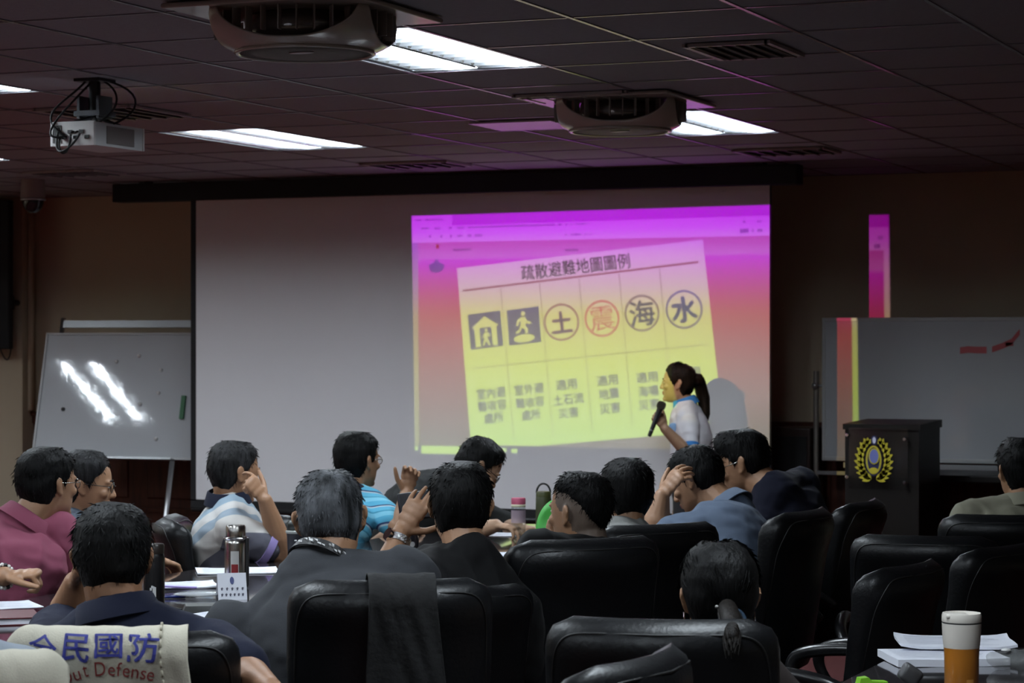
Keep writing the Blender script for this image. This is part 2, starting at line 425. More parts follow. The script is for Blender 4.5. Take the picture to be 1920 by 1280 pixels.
for pts in (bez((-.02, -.05, mount_z), (-.07, -.1, .12), (-.2, -.2, .07), (-.02, yb - .02, -.03)),
            bez((-.01, -.05, mount_z - .02), (-.1, -.14, .06), (-.1, -.3, -.05), (-.03, yb - .03, -.03)),
            bez((.02, -.03, mount_z), (.13, .0, .17), (.12, 0, .06), (.02, yb - .02, -.012)),
            bez((.02, -.02, mount_z), (.22, .1, .17), (.16, .06, .02), (.0, yb - .02, -.01)),
            bez((-.05, yb - .02, -.03), (-.02, yb - .1, -.11), (.02, yb - .06, -.13), (.0, yb - .02, -.02)),
            bez((.04, yb - .02, -.02), (.06, yb - .1, -.08), (-.04, yb - .1, -.15), (-.06, yb - .02, -.01))):
    b = MB(); b.tube(pts, .0045, 7); b.build('cable', m_blackmatte, pr, True)
ld = bpy.data.lights.new('projector_lamp', 'POINT'); ld.energy = PROJ_POWER; ld.shadow_soft_size = .00022
lo = bpy.data.objects.new('projector_lamp', ld); C.objects.link(lo); lo.parent = pr
za, zb_ = sl(1100, 900).z, sl(1100, 380).z
def tz(py): return (sl(1100, py).z - za) / (zb_ - za)
f_light = film('lamp_colour_film', [(tz(405), (.62, .03, .95)), (tz(430), (.66, .07, 1.0)), (tz(480), (.70, .26, .76)), (tz(540), (.60, .375, .42)), (tz(590), (.56, .50, .10)), (tz(680), (.52, .60, .03)), (tz(830), (.40, .62, .05))], za, zb_)
f_bg = film('backdrop_film', [(tz(455), (.80, .30, .62)), (tz(478), (.84, .35, .85)), (tz(486), (.84, .04, .92)), (tz(540), (.80, .02, .5)), (tz(600), (.68, .05, .10)), (tz(700), (.48, .09, .2)), (tz(830), (.28, .14, .25))], za, zb_)
def layer(name, polys, m, k):
    b = MB()
    for p in polys: b.add([sl(x, y, k) for x, y in p], [tuple(range(len(p)))])
    return b.build(name, m, slide, fixn=False)
def R4(x0, y0, x1, y1, s=-.031): return [(x0, y0 + s * (x0 - 772)), (x1, y0 + s * (x1 - 772)), (x1, y1 + s * (x1 - 772)), (x0, y1 + s * (x0 - 772))]
b = MB(); b.add([sl(x, y, 0) for x, y in [(760, 395), (1490, 370), (1496, 870), (766, 865)]], [(0, 1, 2, 3)]); slide = b.build('slide_film', f_light, pr, fixn=False)
card = [(857, 503), (1318, 449), (1357, 806), (1010, 836), (883, 834)]
layer('title_bar', [R4(848, 404, 1486, 425)], film('title_film', (.78, .0, .80)), 1)
# page backdrop all round the card
o4 = [(784, 455), (1470, 441), (1474, 846), (1010, 839), (786, 834)]
layer('backdrop', [[o4[0], o4[1], card[1], card[0]], [o4[1], o4[2], card[2], card[1]], [o4[2], o4[3], card[3], card[2]], [o4[3], o4[4], card[4], card[3]], [o4[4], o4[0], card[0], card[4]]], f_bg, 2)
layer('page_margin', [[(770, 455), (784, 455), (786, 834), (776, 834)]], film('margin_film', (.60, .42, .7)), 2)
f_op = film('opaque_film', (0.0, 0.0, 0.0))
tb = lambda x: 834 + (x - 778) * .0165
def TB(x0, x1, y0=0, y1=40): return [(x0, tb(x0) + y0), (x1, tb(x1) + y0), (x1, tb(x1) + y1), (x0, tb(x0) + y1)]
layer('task_bar', [TB(760, 777), TB(777, 784, 0, 2), TB(777, 784, 10), TB(784, 790), TB(790, 866, 0, 1), TB(790, 866, 16), TB(866, 941), TB(941, 950, 0, 3), TB(941, 950, 10), TB(950, 959), TB(959, 970, 0, 4), TB(959, 970, 12), TB(970, 1500)], f_op, 3)
ink = film('ink_film', (.26, .12, .20)); ink2 = film('pale_ink_film', (.14, .06, .45)); navy = film('navy_film', (.12, .08, .5)); redf = film('red_film', (.85, .10, .12)); brown = film('brown_film', (.42, .10, .16)); bluef = film('blue_film', (.16, .08, .62)); linef = film('line_film', (.55, .45, .45))
def ltext(items, m, k, bold):
    b = MB()
    for s, x, y, w, h in items: put_text(b, s, (x, y), w, h, -6.8, lambda u, v: sl(u, v, k), bold)
    return b.build('lettering', m, slide, fixn=False)
ltext([('疏散避難地圖圖例', 1079, 500, 205, 28)], ink, 4, .014)
low = []
for rowsx in ((('室內避', 921, 736.5, 54, 20), ('難收容', 923, 760, 53, 20), ('處所', 926, 783, 36, 20)), (('室外避', 992, 729, 55, 20), ('難收容', 994, 754, 53, 19), ('處所', 996, 777.5, 35, 19)),
              (('適用', 1062, 720.5, 39, 20), ('土石流', 1066, 748, 57, 20), ('災害', 1066, 773.5, 37, 19)), (('適用', 1139, 712.5, 39, 20), ('地震', 1142, 738, 38, 20), ('災害', 1144, 765, 38, 20)),
              (('適用', 1213, 707, 40, 20), ('海嘯', 1216, 733, 38, 20), ('災害', 1217, 758, 38, 20)), (('適用', 1293, 698, 40, 20),)):
    low += list(rowsx)
ltext(low, ink2, 4, .016)
def bar(x0, y0, x1, y1, w):
    d = Vector((x1 - x0, y1 - y0)).normalized(); n = Vector((-d.y, d.x)) * w / 2
    return [(x0 + n.x, y0 + n.y), (x1 + n.x, y1 + n.y), (x1 - n.x, y1 - n.y), (x0 - n.x, y0 - n.y)]
layer('heading_rule', [bar(868, 545, 1310, 491, 3.6)], brown, 4)
layer('table_lines', [bar(883, 691, 1330, 645, 1.8)] + [bar(x, y + 3, x + 25, y + 290, 1.6) for x, y in ((939, 537), (1012, 528), (1086, 519), (1161, 510), (1237, 500))], linef, 5)
def cutout(name, quad, holes):
    """dark square with the bright figures left open"""
    cu = bpy.data.curves.new('t', 'CURVE'); cu.dimensions = '2D'; cu.fill_mode = 'FRONT'
    for poly in [[(0, 0), (1, 0), (1, 1), (0, 1)]] + holes:
        s = cu.splines.new('POLY'); s.points.add(len(poly) - 1); s.use_cyclic_u = True
        for p, (u, v) in zip(s.points, poly): p.co = (u, v, 0, 1)
    o = bpy.data.objects.new('t', cu); C.objects.link(o); dg = bpy.context.evaluated_depsgraph_get(); dg.update()
    me = bpy.data.meshes.new_from_object(o.evaluated_get(dg)); vs = [(v.co.x, v.co.y) for v in me.vertices]; fs = [tuple(p.vertices) for p in me.polygons]
    bpy.data.objects.remove(o); bpy.data.curves.remove(cu); bpy.data.meshes.remove(me)
    def mp(u, v): 
        q = Vector(quad[0]).lerp(Vector(quad[1]), u).lerp(Vector(quad[3]).lerp(Vector(quad[2]), u), v); return sl(q.x, q.y, 4)
    m_ = MB(); m_.add([mp(u, v) for u, v in vs], fs); return m_.build(name, navy, slide, fixn=False)
def rnd(cx, cy, rx, ry, n=18): return [(cx + rx * math.cos(2 * PI * k / n), cy + ry * math.sin(2 * PI * k / n)) for k in range(n)]
cutout('shelter_sign', [(877, 590), (938, 582), (944, 648), (883, 656)], [[(.5, .10), (.92, .40), (.84, .42), (.84, .95), (.68, .95), (.68, .42), (.32, .42), (.32, .95), (.16, .95), (.16, .42), (.08, .40)], rnd(.52, .50, .045, .05),
       [(.46, .56), (.58, .57), (.63, .68), (.59, .71), (.55, .65), (.54, .73), (.62, .93), (.56, .94), (.49, .79), (.42, .94), (.36, .92), (.45, .73), (.46, .65), (.41, .72), (.37, .70)]])
cutout('assembly_sign', [(950, 582), (1010, 574), (1015, 641), (955, 648)], [rnd(.50, .15, .065, .07), [(.42, .24), (.56, .25), (.61, .36), (.74, .41), (.71, .47), (.57, .43), (.54, .49), (.63, .57), (.60, .71), (.52, .70), (.53, .60), (.43, .54), (.37, .66), (.24, .70), (.22, .64), (.33, .60), (.40, .46), (.42, .35), (.35, .39), (.33, .48), (.26, .47), (.29, .33)], rnd(.48, .84, .33, .115, 26)])
def disc(cx, cy, r, w, m, ch, ch_w, bold=.02):
    b = MB(); n = 40
    vs = [sl(cx + rr * math.cos(2 * PI * i / n) * .98, cy + rr * math.sin(2 * PI * i / n) * 1.03, 4) for rr in (r, r - w) for i in range(n)]
    b.add(vs, [(i, (i + 1) % n, n + (i + 1) % n, n + i) for i in range(n)])
    put_text(b, ch, (cx, cy), ch_w, ch_w * 1.02, -6.8, lambda u, v: sl(u, v, 4), bold)
    return b.build('hazard_symbol', m, slide, fixn=False)
disc(1053, 604, 34, 3.6, brown, '土', 38, .04); disc(1129, 597, 33.5, 3.6, redf, '震', 44, 0); disc(1204, 587, 33.5, 3.6, ink, '海', 46, .022); disc(1283, 580, 35.5, 3.8, bluef, '水', 46, .04)
# browser rows: rows of small illegible marks, the boat drawing
b = MB(); rn = random.Random(3)
def marks(x0, x1, y, h, fill):
    x = x0
    while x < x1:
        w = rn.uniform(2, 7)
        if rn.random() < fill: b.add([sl(*p, k=5) for p in R4(x, y - h / 2, min(x + w, x1), y + h / 2)], [(0, 1, 2, 3)])
        x += w + rn.uniform(.8, 2)
marks(780, 838, 413, 3, .8); marks(790, 806, 429, 3, .7); marks(815, 1104, 429.5, 3, .8); marks(790, 808, 444, 4, .7); marks(826, 830, 445, 4, 1); marks(844, 848, 445, 4, 1); marks(858, 868, 445, 3, 1); marks(877, 905, 445, 4, .8); marks(1042, 1150, 449, 3, .35); marks(1386, 1442, 435, 4, .3); marks(1388, 1404, 452, 8, 1); marks(1410, 1446, 452, 5, .4); marks(1455, 1468, 442, 6, .8); marks(1455, 1470, 456, 7, .7)
marks(850, 892, 471, 4, .7); marks(1048, 1090, 478, 4, .7)
b.build('small_print', film('small_print_film', (.42, .2, .5)), slide, fixn=False)
layer('boat_drawing', [[(804, 497), (814, 492), (818, 484), (824, 492), (834, 497), (830, 507), (822, 511), (812, 511), (806, 506)]], film('boat_film', (.3, .6, .55)), 5)
layer('boat_flag', [[(817, 458), (823, 458), (823, 466), (818, 466)]], film('flag_film', (.7, .02, .1)), 5)
# ------------------------------------------------------------------ round ceiling fan units
m_unit = mat('unit_plastic', (.40, .36, .32), .25, spec=.6, coat=.3)
m_grille = mat('perforated_grille', (.14, .125, .115), .5, bump=1.0, bump_s=420)
m_slat = mat('unit_slats', (.26, .23, .21), .35)
def make_unit():
    t = thing('ceiling_fan_unit', (0, 0, CEIL), '', 'ceiling fan unit', 'round ceiling fan units')
    b = MB(); b.box((0, 0, -.008), (.66, .66, .016), bev=.007); b.build('top_plate', m_unit, t)
    n = 240; m = 14
    prof = [(.136, .212), (.131, .221), (.124, .238), (.114, .258), (.102, .277), (.089, .294), (.075, .309), (.060, .321), (.045, .330), (.030, .335), (.016, .336)]
    def rad(z):
        for (z1, r1), (z0, r0) in zip(prof, prof[1:]):
            if z0 <= -z <= z1: return r0 + (r1 - r0) * (-z - z0) / (z1 - z0)
        return .336 if -z < .016 else .212
    vs = []; fs = []
    for a in range(n):
        deg = (360 * a / n + 30) % 90 - 45; zt_ = -.016
        if abs(deg) < 41: zt_ = -.016 - .098 * math.sqrt(max(0, 1 - (abs(deg) / 41) ** 2.4))
        for k in range(m + 1):
            z = zt_ + (-.136 - zt_) * k / m; r = rad(z); g = 2 * PI * a / n; vs.append(Vector((r * math.cos(g), r * math.sin(g), z)))
    for a in range(n):
        q = (a + 1) % n
        for k in range(m): fs.append((a * (m + 1) + k, q * (m + 1) + k, q * (m + 1) + k + 1, a * (m + 1) + k + 1))
    b = MB(); b.add(vs, fs); o = b.build('bowl', m_unit, t, smooth=True)
    s = o.modifiers.new('thick', 'SOLIDIFY'); s.thickness = .006; s.offset = -1
    b = MB(); b.lathe([(.17, -.016), (.19, -.06), (.17, -.12)], n=40); b.build('inner_drum', mat('unit_drum', (.22, .2, .19), .18, metal=.6), t, True)
    for k in range(32):
        b = MB(); a = 2 * PI * k / 32; R = Matrix.Rotation(a, 3, 'Z')
        b.box(R @ Vector((.272, 0, -.055)), (.03, .004, .075), R); b.build('slat', m_slat, t)
    b = MB(); b.lathe([(.222, -.128), (.224, -.136), (.216, -.141), (.208, -.139), (.207, -.13)], n=64); b.build('bottom_ring', m_unit, t, True)
    b = MB(); b.lathe([(.001, -.143), (.12, -.141), (.208, -.136)], n=64); b.build('bottom_grille', m_grille, t, True)
    b = MB(); b.ell((.03, -.08, -.143), (.045, .02, .003)); b.build('badge', mat('unit_badge', (.42, .38, .4), .3), t, True)
    return t
u1 = make_unit(); u1.location = W(572, 17, 7.49); u1.location.z = CEIL - .006
u1['label'] = 'nearer round ceiling fan unit with grille, at the top edge above the projector'
dup(u1, (W(1163, 184, 10.26).x, W(1163, 184, 10.26).y, CEIL - .006), label='farther round ceiling fan unit, small, in front of a lit ceiling light')
# vents
m_ventd = mat('vent_dark', (.05, .045, .045), .5); m_ventf = mat('vent_frame', (.40, .37, .37), .4)
def vent(x, y, sx, sy, label, n=6, frame=m_ventf):
    t = thing('ceiling_vent', (x, y, CEIL - .006), label, 'ceiling vent', 'ceiling vents')
    b = MB()
    for s in (-1, 1): b.box((s * sx / 2, 0, -.004), (.02, sy + .02, .012)); b.box((0, s * sy / 2, -.004), (sx, .02, .012))
    b.build('frame', frame, t)
    b = MB(); b.box((0, 0, 0), (sx, sy, .006)); b.build('backing', m_ventd, t)
    R = Matrix.Rotation(.6, 3, 'Y')
    b = MB()
    for k in range(n): b.box((-sx / 2 + sx * (k + .5) / n, 0, -.006), (sx / n * .5, sy - .02, .003), R)
    b.build('slats', frame, t)
for px, py, sx, sy, lb in ((1396, 90, .30, .42, 'square dark ceiling vent alone on the right part of the ceiling'), (1085, 177, .50, .22, 'slotted ceiling vent right behind the farther fan unit'),
                           (212, 208, .5, .5, 'shallow ceiling vent just behind the projector pole'), (140, 322, .5, .35, 'dark ceiling vent far left above the dome camera'),
                           (780, 306, .55, .35, 'dark ceiling vent above the middle of the screen housing'), (1475, 281, .5, .35, 'dark ceiling vent above the right end of the screen housing')):
    p = on_z(px, py, CEIL) if False else W(px, py, F * (CEIL - CZ) / (640 - py)); vent(p.x, p.y, sx, sy, lb)
# glossy access panel that mirrors the magenta picture
p = W(985, 231, F * (CEIL - CZ) / (640 - 231)); b = MB(); b.box((0, 0, -.004), (.42, .40, .008))
o = b.build('ceiling_panel', mat('glossy_panel', (.5, .46, .48), .25, spec=.9)); o.location = (p.x, p.y, CEIL - .006); tag(o, 'glossy ceiling panel glowing violet left of the farther fan unit', 'ceiling panel')
# dome camera
p = W(62, 345, 15.4); t = thing('dome_camera', (p.x, p.y, CEIL), 'dark dome security camera on the ceiling in the far left corner', 'security camera')
b = MB(); b.lathe([(.075, 0), (.078, -.07), (.08, -.12)], n=28); b.build('housing', mat('camera_body', (.32, .28, .26), .4), t, True, flat_angle=50)
b = MB(); b.lathe([(.08, -.12), (.084, -.13), (.08, -.135)], n=28); b.build('ring', m_alu, t, True)
b = MB(); b.ell((0, 0, -.132), (.072, .072, .085), n=24); b.build('dome', mat('smoked_dome', (.01, .01, .012), .06), t, True)
# monitor on the left wall
p = on_y(-3, 515, 14.24)
t = thing('wall_monitor', p, 'tall black monitor on a wall arm at the far left edge', 'monitor')
b = MB(); b.box((-.30, 0, 0), (.82, .06, 1.07), Matrix.Identity(3), bev=.01); o = b.build('screen', m_blackmatte, t)
b = MB(); b.box((-.30, .045, 0), (.4, .04, .5), bev=.008); b.build('back_cover', m_blackmatte, t)
b = MB(); b.tube([(-.3, .05, -.2), (.02, .08, -.2), (.04, .3, -.2)], .02, 8); b.box((.02, .10, -.2), (.07, .05, .1), bev=.01); b.box((.04, .29, -.2), (.1, .03, .16)); b.build('wall_arm', m_black, t)
b = MB(); b.tube(bez((.02, .12, -.24), (.06, .1, -.5), (.0, .15, -.75), (-.06, .1, -.52)), .006, 6); b.build('cable', m_black, t, True)

# ------------------------------------------------------------------ whiteboards
def wb_mat(name, bumps):
    m = mat(name, (.60, .63, .66), .05, spec=.5, coat=.3, bump=bumps, bump_s=8); return m
def whiteboard(root_p, rot, w, h, name, label, m):
    t = thing(name, root_p, label, 'whiteboard'); t.rotation_euler = (0, 0, rot)
    return t
# tilted board on the easel
c = W(223, 742, 16.30); c = Vector((c.x, 13.98, c.z)); TL = math.radians(13.5)
t = thing('easel_whiteboard', (c.x, c.y, 0), 'whiteboard tilted back on a grey easel at left, mirroring a ceiling light', 'whiteboard')
yaw_b = math.radians(4); Rb = Matrix.Rotation(yaw_b, 3, 'Z') @ Matrix.Rotation(-TL, 3, 'X'); oc = Vector((0, -.02, c.z - .0))
b = MB(); b.box(oc, (1.22, .02, .86), Rb, bev=.008); b.build('board', wb_mat('dented_whiteboard', .09), t)
b = MB()
for s in (-1, 1): b.box(oc + Rb @ Vector((0, -.004, s * .435)), (1.24, .03, .014), Rb); b.box(oc + Rb @ Vector((s * .615, -.004, 0)), (.014, .03, .88), Rb)
b.build('frame', mat('pale_frame', (.55, .56, .56), .4), t)
for s in (-1, 1):
    top = oc + Rb @ Vector((s * .53, .03, .56)); b = MB(); b.tube([top, oc + Rb @ Vector((s * .53, .03, -.44))], .016, 8); b.build('upright', m_alu, t, True)
    b = MB(); b.tube([oc + Rb @ Vector((s * .53, .03, .2)), Rb @ Vector((s * .55, 0, 0)) + Vector((0, .42, .03))], .014, 8); b.build('rear_leg', m_alu, t, True)
b = MB(); b.box(oc + Rb @ Vector((0, .03, .515)), (1.06, .02, .05), Rb); b.build('crossbar', m_alu, t)
for fa, fb in (((323, 864, 15.35), (297, 1085, 15.1)), ((95, 850, 15.9), (60, 1085, 15.6))):
    b = MB(); b.tube([W(*fa) - t.location, W(*fb) - t.location + Vector((0, 0, 0))], .017, 10); b.build('front_leg', m_alu, t, True)
b = MB(); b.box(oc + Rb @ Vector((-.02, -.045, -.445)), (1.0, .07, .012), Rb); b.build('tray', m_alu, t)
for x, z, col in ((.30, .18, 'a'), (.17, -.06, 'a'), (-.42, -.1, 'b'), (.32, -.30, 'a'), (-.05, .24, 'a'), (.12, .28, 'a'), (.30, .02, 'a')):
    b = MB(); b.lathe([(.001, .012), (.012, .011), (.014, 0)], n=14, R=Rb @ Matrix.Rotation(PI / 2, 3, 'X'), c=oc + Rb @ Vector((x, -.011, z))); b.build('magnet', m_white if col == 'a' else m_black, t, True)
b = MB(); b.box(oc + Rb @ Vector((.50, -.02, -.08)), (.03, .02, .16), Rb); b.build('green_clip', mat('green_clip', (.03, .16, .06), .5), t)
b = MB(); b.box((0, 0, 0), (.075, .012, .075), bev=.004); o = b.build('wall_outlet', mat('outlet_grey', (.42, .42, .42), .4)); o.location = on_y(294, 990, WALL_Y - .05); tag(o, 'small pale outlet plate low on the dark wainscot behind the easel leg', 'outlet')
# big board at right
xl2 = on_y(1545, 700, 14.2).x; wz0, wz1 = on_y(1700, 866, 14.2).z, on_y(1700, 595, 14.2).z
t = thing('mobile_whiteboard', (xl2 + .95, 14.2, 0), 'wide whiteboard on a wheeled stand behind the podium with faint red writing', 'whiteboard')
zc = (wz0 + wz1) / 2; hh = wz1 - wz0
b = MB(); b.box((0, 0, zc), (1.9, .022, hh - .02)); b.build('board', wb_mat('flat_whiteboard', .05), t)
b = MB()
for s in (-1, 1): b.box((0, 0, zc + s * (hh / 2 - .012)), (1.9, .034, .024), bev=.004); b.box((s * .948, 0, zc), (.022, .034, hh), bev=.004)
b.build('frame', mat('pale_frame', (.55, .56, .56), .4), t)
for s in (-1, 1):
    b = MB(); b.tube([(s * 1.0, 0, .1), (s * 1.0, 0, wz0 + .55)], .017, 10); b.box((s * 1.0, 0, .08), (.05, .55, .04)); b.build('post', mat('dull_post', (.34, .31, .28), .4, metal=.5), t, True, flat_angle=40)
    b = MB(); b.ell((s * 1.0, -.03, wz0 + .46), .02); b.tube([(s * 1.0, 0, wz0 + .46), (s * .95, 0, wz0 + .46)], .01, 6); b.build('pivot_knob', m_alu, t, True)
    for y in (-.25, .25): b = MB(); b.lathe([(.03, -.012), (.03, .012)], n=14, R=Matrix.Rotation(PI / 2, 3, 'Y'), c=(s * 1.0, y, .03)); b.build('caster', m_black, t)
b = MB(); b.box((0, -.05, wz0 - .03), (1.6, .1, .012)); b.box((0, -.098, wz0 - .02), (1.6, .006, .03)); b.build('pen_tray', m_alu, t)
b = MB(); b.box((0, 0, wz0 - .075), (2.0, .03, .022)); b.build('stand_rail', m_alu, t)
mk = lambda px, py: on_y(px, py, 14.186) - Vector((xl2 + .95, 14.2, 0))
for pts, w in (([(1800, 657), (1815, 655), (1832, 656), (1850, 656)], .020), ([(1860, 655), (1880, 648), (1897, 640), (1905, 630), (1912, 622)], .018), ([(1885, 645), (1900, 645)], .01)):
    b = MB()
    for k in range(len(pts) - 1):
        a, d = mk(*pts[k]), mk(*pts[k + 1]); n = Vector((0, 0, w)); b.add([a + n, d + n, d - n, a - n], [(0, 1, 2, 3)])
    b.build('red_writing', mat('red_marker', (.60, .13, .14), .6), t)

# cabinet / loudspeaker in the corner and the low dark desk behind the podium
p = on_y(1495, 800, 14.3); t = thing('loudspeaker', (p.x, 14.3, 0), 'tall dark wooden loudspeaker cabinet between screen and right whiteboard', 'loudspeaker')
b = MB(); b.box((0, 0, p.z / 2), (.25, .3, p.z), bev=.01); b.build('cabinet', mat('speaker_wood', (.022, .008, .006), .4), t)
b = MB(); b.box((0, -.155, p.z * .55), (.21, .012, p.z * .8), bev=.004); b.build('front_grille', m_blackmatte, t)
p = on_y(1830, 880, 13.3); t = thing('side_desk', (p.x, 13.3, 0), 'low dark wooden desk right of the podium, below the whiteboard', 'desk')
b = MB(); b.box((.2, 0, p.z - .04), (1.3, .55, .04), bev=.006); b.build('desk_top', mat('podium_wood', (.006, .004, .003), .45, spec=.25), t)
b = MB(); b.box((.2, .2, (p.z - .06) / 2), (1.2, .03, p.z - .06)); b.build('modesty_panel', m_wood, t)
for s in (-.4, .8): b = MB(); b.box((s, 0, (p.z - .06) / 2), (.04, .5, p.z - .06)); b.build('side_panel', m_wood, t)

# ------------------------------------------------------------------ podium with the emblem plate
p = W(1580, 790, 12.7); ph = p.z; px0 = p.x; py0 = p.y; pw = .42; pd = .52
t = thing('podium', (px0 + pw / 2, py0 + pd / 2, 0), 'dark wooden podium with a clear plate bearing a yellow wreath emblem', 'podium')
m_pod = mat('podium_wood', (.006, .004, .003), .45, spec=.25)
b = MB(); b.box((0, .0, ph / 2 - .02), (pw - .02, pd - .02, ph - .04)); b.build('body', m_pod, t)
b = MB(); b.prism([(-pd / 2, -.03), (pd / 2, -.03), (pd / 2, .012), (-pd / 2, 0)], Matrix.Rotation(PI / 2, 3, 'Z'), (0, 0, ph - .012), pw); b.build('top', m_pod, t)
b = MB(); b.box((0, 0, .05), (pw + .04, pd + .04, .1), bev=.01); b.build('plinth', m_pod, t)
fy = -pd / 2 - .022; A = W(1590, 800, 12.6); pxm = F / 12.6
def em(px, py): return Vector(((px - 1648) / pxm / .93, fy, ph - (py - 789) / pxm))
pc = em(1642, 858); ctr = Vector((0.01, 0, 0))
b = MB(); q = [em(1592, 800), em(1697, 800), em(1697, 915), em(1592, 915)]; b.box((q[0] + q[2]) / 2, (q[1].x - q[0].x, .006, q[0].z - q[2].z)); b.build('clear_plate', glass_mat('clear_acrylic', (.93, .94, .94), .05), t)
for x, y in ((1590, 814), (1692, 820), (1590, 893), (1692, 901)):
    b = MB(); b.lathe([(.011, .0), (.011, .034), (.008, .038)], n=14, R=Matrix.Rotation(PI / 2, 3, 'X'), c=em(x, y) + Vector((0, .018, 0))); b.build('standoff', m_chrome, t, True, flat_angle=40)
m_gold = mat('emblem_yellow', (.55, .47, .03), .5); m_eblue = mat('emblem_blue', (.16, .19, .5), .5); m_enavy = mat('emblem_navy', (.012, .012, .06), .5); m_epale = mat('emblem_pale', (.6, .6, .75), .5)
def flat(polys, name, m, parent, off=-.0045):
    b = MB()
    for pp in polys:
        n = len(pp); b.add([v + Vector((0, off, 0)) for v in pp] + [v + Vector((0, off + .002, 0)) for v in pp], [tuple(range(n)), tuple(reversed(range(n, 2 * n)))] + [(i, i + n, (i + 1) % n + n, (i + 1) % n) for i in range(n)])
    return b.build(name, m, parent)
def leafp(cx, cy, ang, L, w):
    a = math.radians(ang); d = Vector((math.cos(a), -math.sin(a))); n = Vector((-d.y, d.x))
    out = []
    for s, k in ((0, .15), (.25, .8), (.5, 1), (.8, .55), (1, 0), (.8, -.55), (.5, -1), (.25, -.8), (0, -.15)): q = Vector((cx, cy)) + d * L * s + n * w * k; out.append(em(q.x, q.y))
    return out
lv = []
for side in (-1, 1):
    for k in range(9):
        s = k / 8; a = math.radians(-100 + s * 165)     # along the wreath from foot to tip
        cx = 1637 + side * 21 * math.cos(math.radians(-78 + s * 135)) * (1.05); cy = 861 - 36 * math.sin(math.radians(-78 + s * 135))
        g = 20 + s * 75
        for d in (-32, 0, 34):
            aa = g + d; lv.append(leafp(cx, cy, aa if side > 0 else 180 - aa, 17 - 4 * s, 3.6))
flat(lv[:27], 'wreath_branch', m_gold, t); flat(lv[27:], 'wreath_branch', m_gold, t)
def ring(cx, cy, rx, ry, w): 
    n = 28; out = []
    for i in range(n):
        a, c2 = 2 * PI * i / n, 2 * PI * (i + 1) / n
        out.append([em(cx + rx * math.cos(a), cy + ry * math.sin(a)), em(cx + rx * math.cos(c2), cy + ry * math.sin(c2)), em(cx + (rx - w) * math.cos(c2), cy + (ry - w) * math.sin(c2)), em(cx + (rx - w) * math.cos(a), cy + (ry - w) * math.sin(a))])
    return out
def oval(cx, cy, rx, ry): return [[em(cx + rx * math.cos(2 * PI * i / 28), cy + ry * math.sin(2 * PI * i / 28)) for i in range(28)]]
flat(oval(1637, 862, 15, 28), 'emblem_field', m_enavy, t, -.0065); flat(ring(1637, 860, 14, 27, 3), 'emblem_ring', m_gold, t, -.008)
flat(oval(1638, 853, 8, 13), 'emblem_globe', m_eblue, t, -.010); flat(ring(1638, 853, 9.5, 15, 1.6), 'globe_ring', m_gold, t, -.011); flat(oval(1637, 880, 8, 6), 'emblem_foot', m_gold, t, -.010)
flat(oval(1638, 823, 6, 9), 'emblem_sun', m_enavy, t, -.0065); flat(oval(1638, 823, 3, 6), 'sun_disc', m_epale, t, -.009)

# ------------------------------------------------------------------ conference tables
m_table = mat('polished_table', (.060, .052, .056), .07, spec=.6, coat=.6, noise_s=4, noise_a=.4, stretch=(6, .5, 1))
m_tside = mat('table_skirt', (.03, .012, .009), .4)
def rrect(x0, x1, y0, y1, r, n=8):
    out = []
    for cx, cy, a0 in ((x1 - r, y1 - r, 0), (x0 + r, y1 - r, 90), (x0 + r, y0 + r, 180), (x1 - r, y0 + r, 270)):
        out += [Vector((cx + r * math.cos(math.radians(a0 + 90 * k / n)), cy + r * math.sin(math.radians(a0 + 90 * k / n)), 0)) for k in range(n + 1)]
    return out
def conf_table(x0, x1, y0, y1, r, label):
    c = Vector(((x0 + x1) / 2, (y0 + y1) / 2, 0)); t = thing('conference_table', c, label, 'table')
    base = [p - c for p in rrect(x0, x1, y0, y1, r)]
    def lvl(z, ins): return [Vector((p.x * (1 - ins / (abs(x1 - x0) / 2)), p.y * (1 - ins / (abs(y1 - y0) / 2)), z)) for p in base]
    b = MB(); b.rings([lvl(TABLE - .05, .01), lvl(TABLE - .045, 0), lvl(TABLE - .006, 0), lvl(TABLE, .006)]); b.build('table_top', m_table, t, True, flat_angle=35)
    b = MB(); b.rings([lvl(.08, .30), lvl(TABLE - .05, .30)]); b.build('skirt', m_tside, t)
    b = MB(); b.rings([lvl(0, .34), lvl(.08, .34)]); b.build('plinth', m_black, t)
    return t
conf_table(-4.55, -3.22, 2.6, 10.25, .5, 'long polished dark conference table with people seated along both sides')
conf_table(-1.56, -.2, 2.2, 6.62, .06, 'dark polished table at lower right carrying the tumbler and papers')

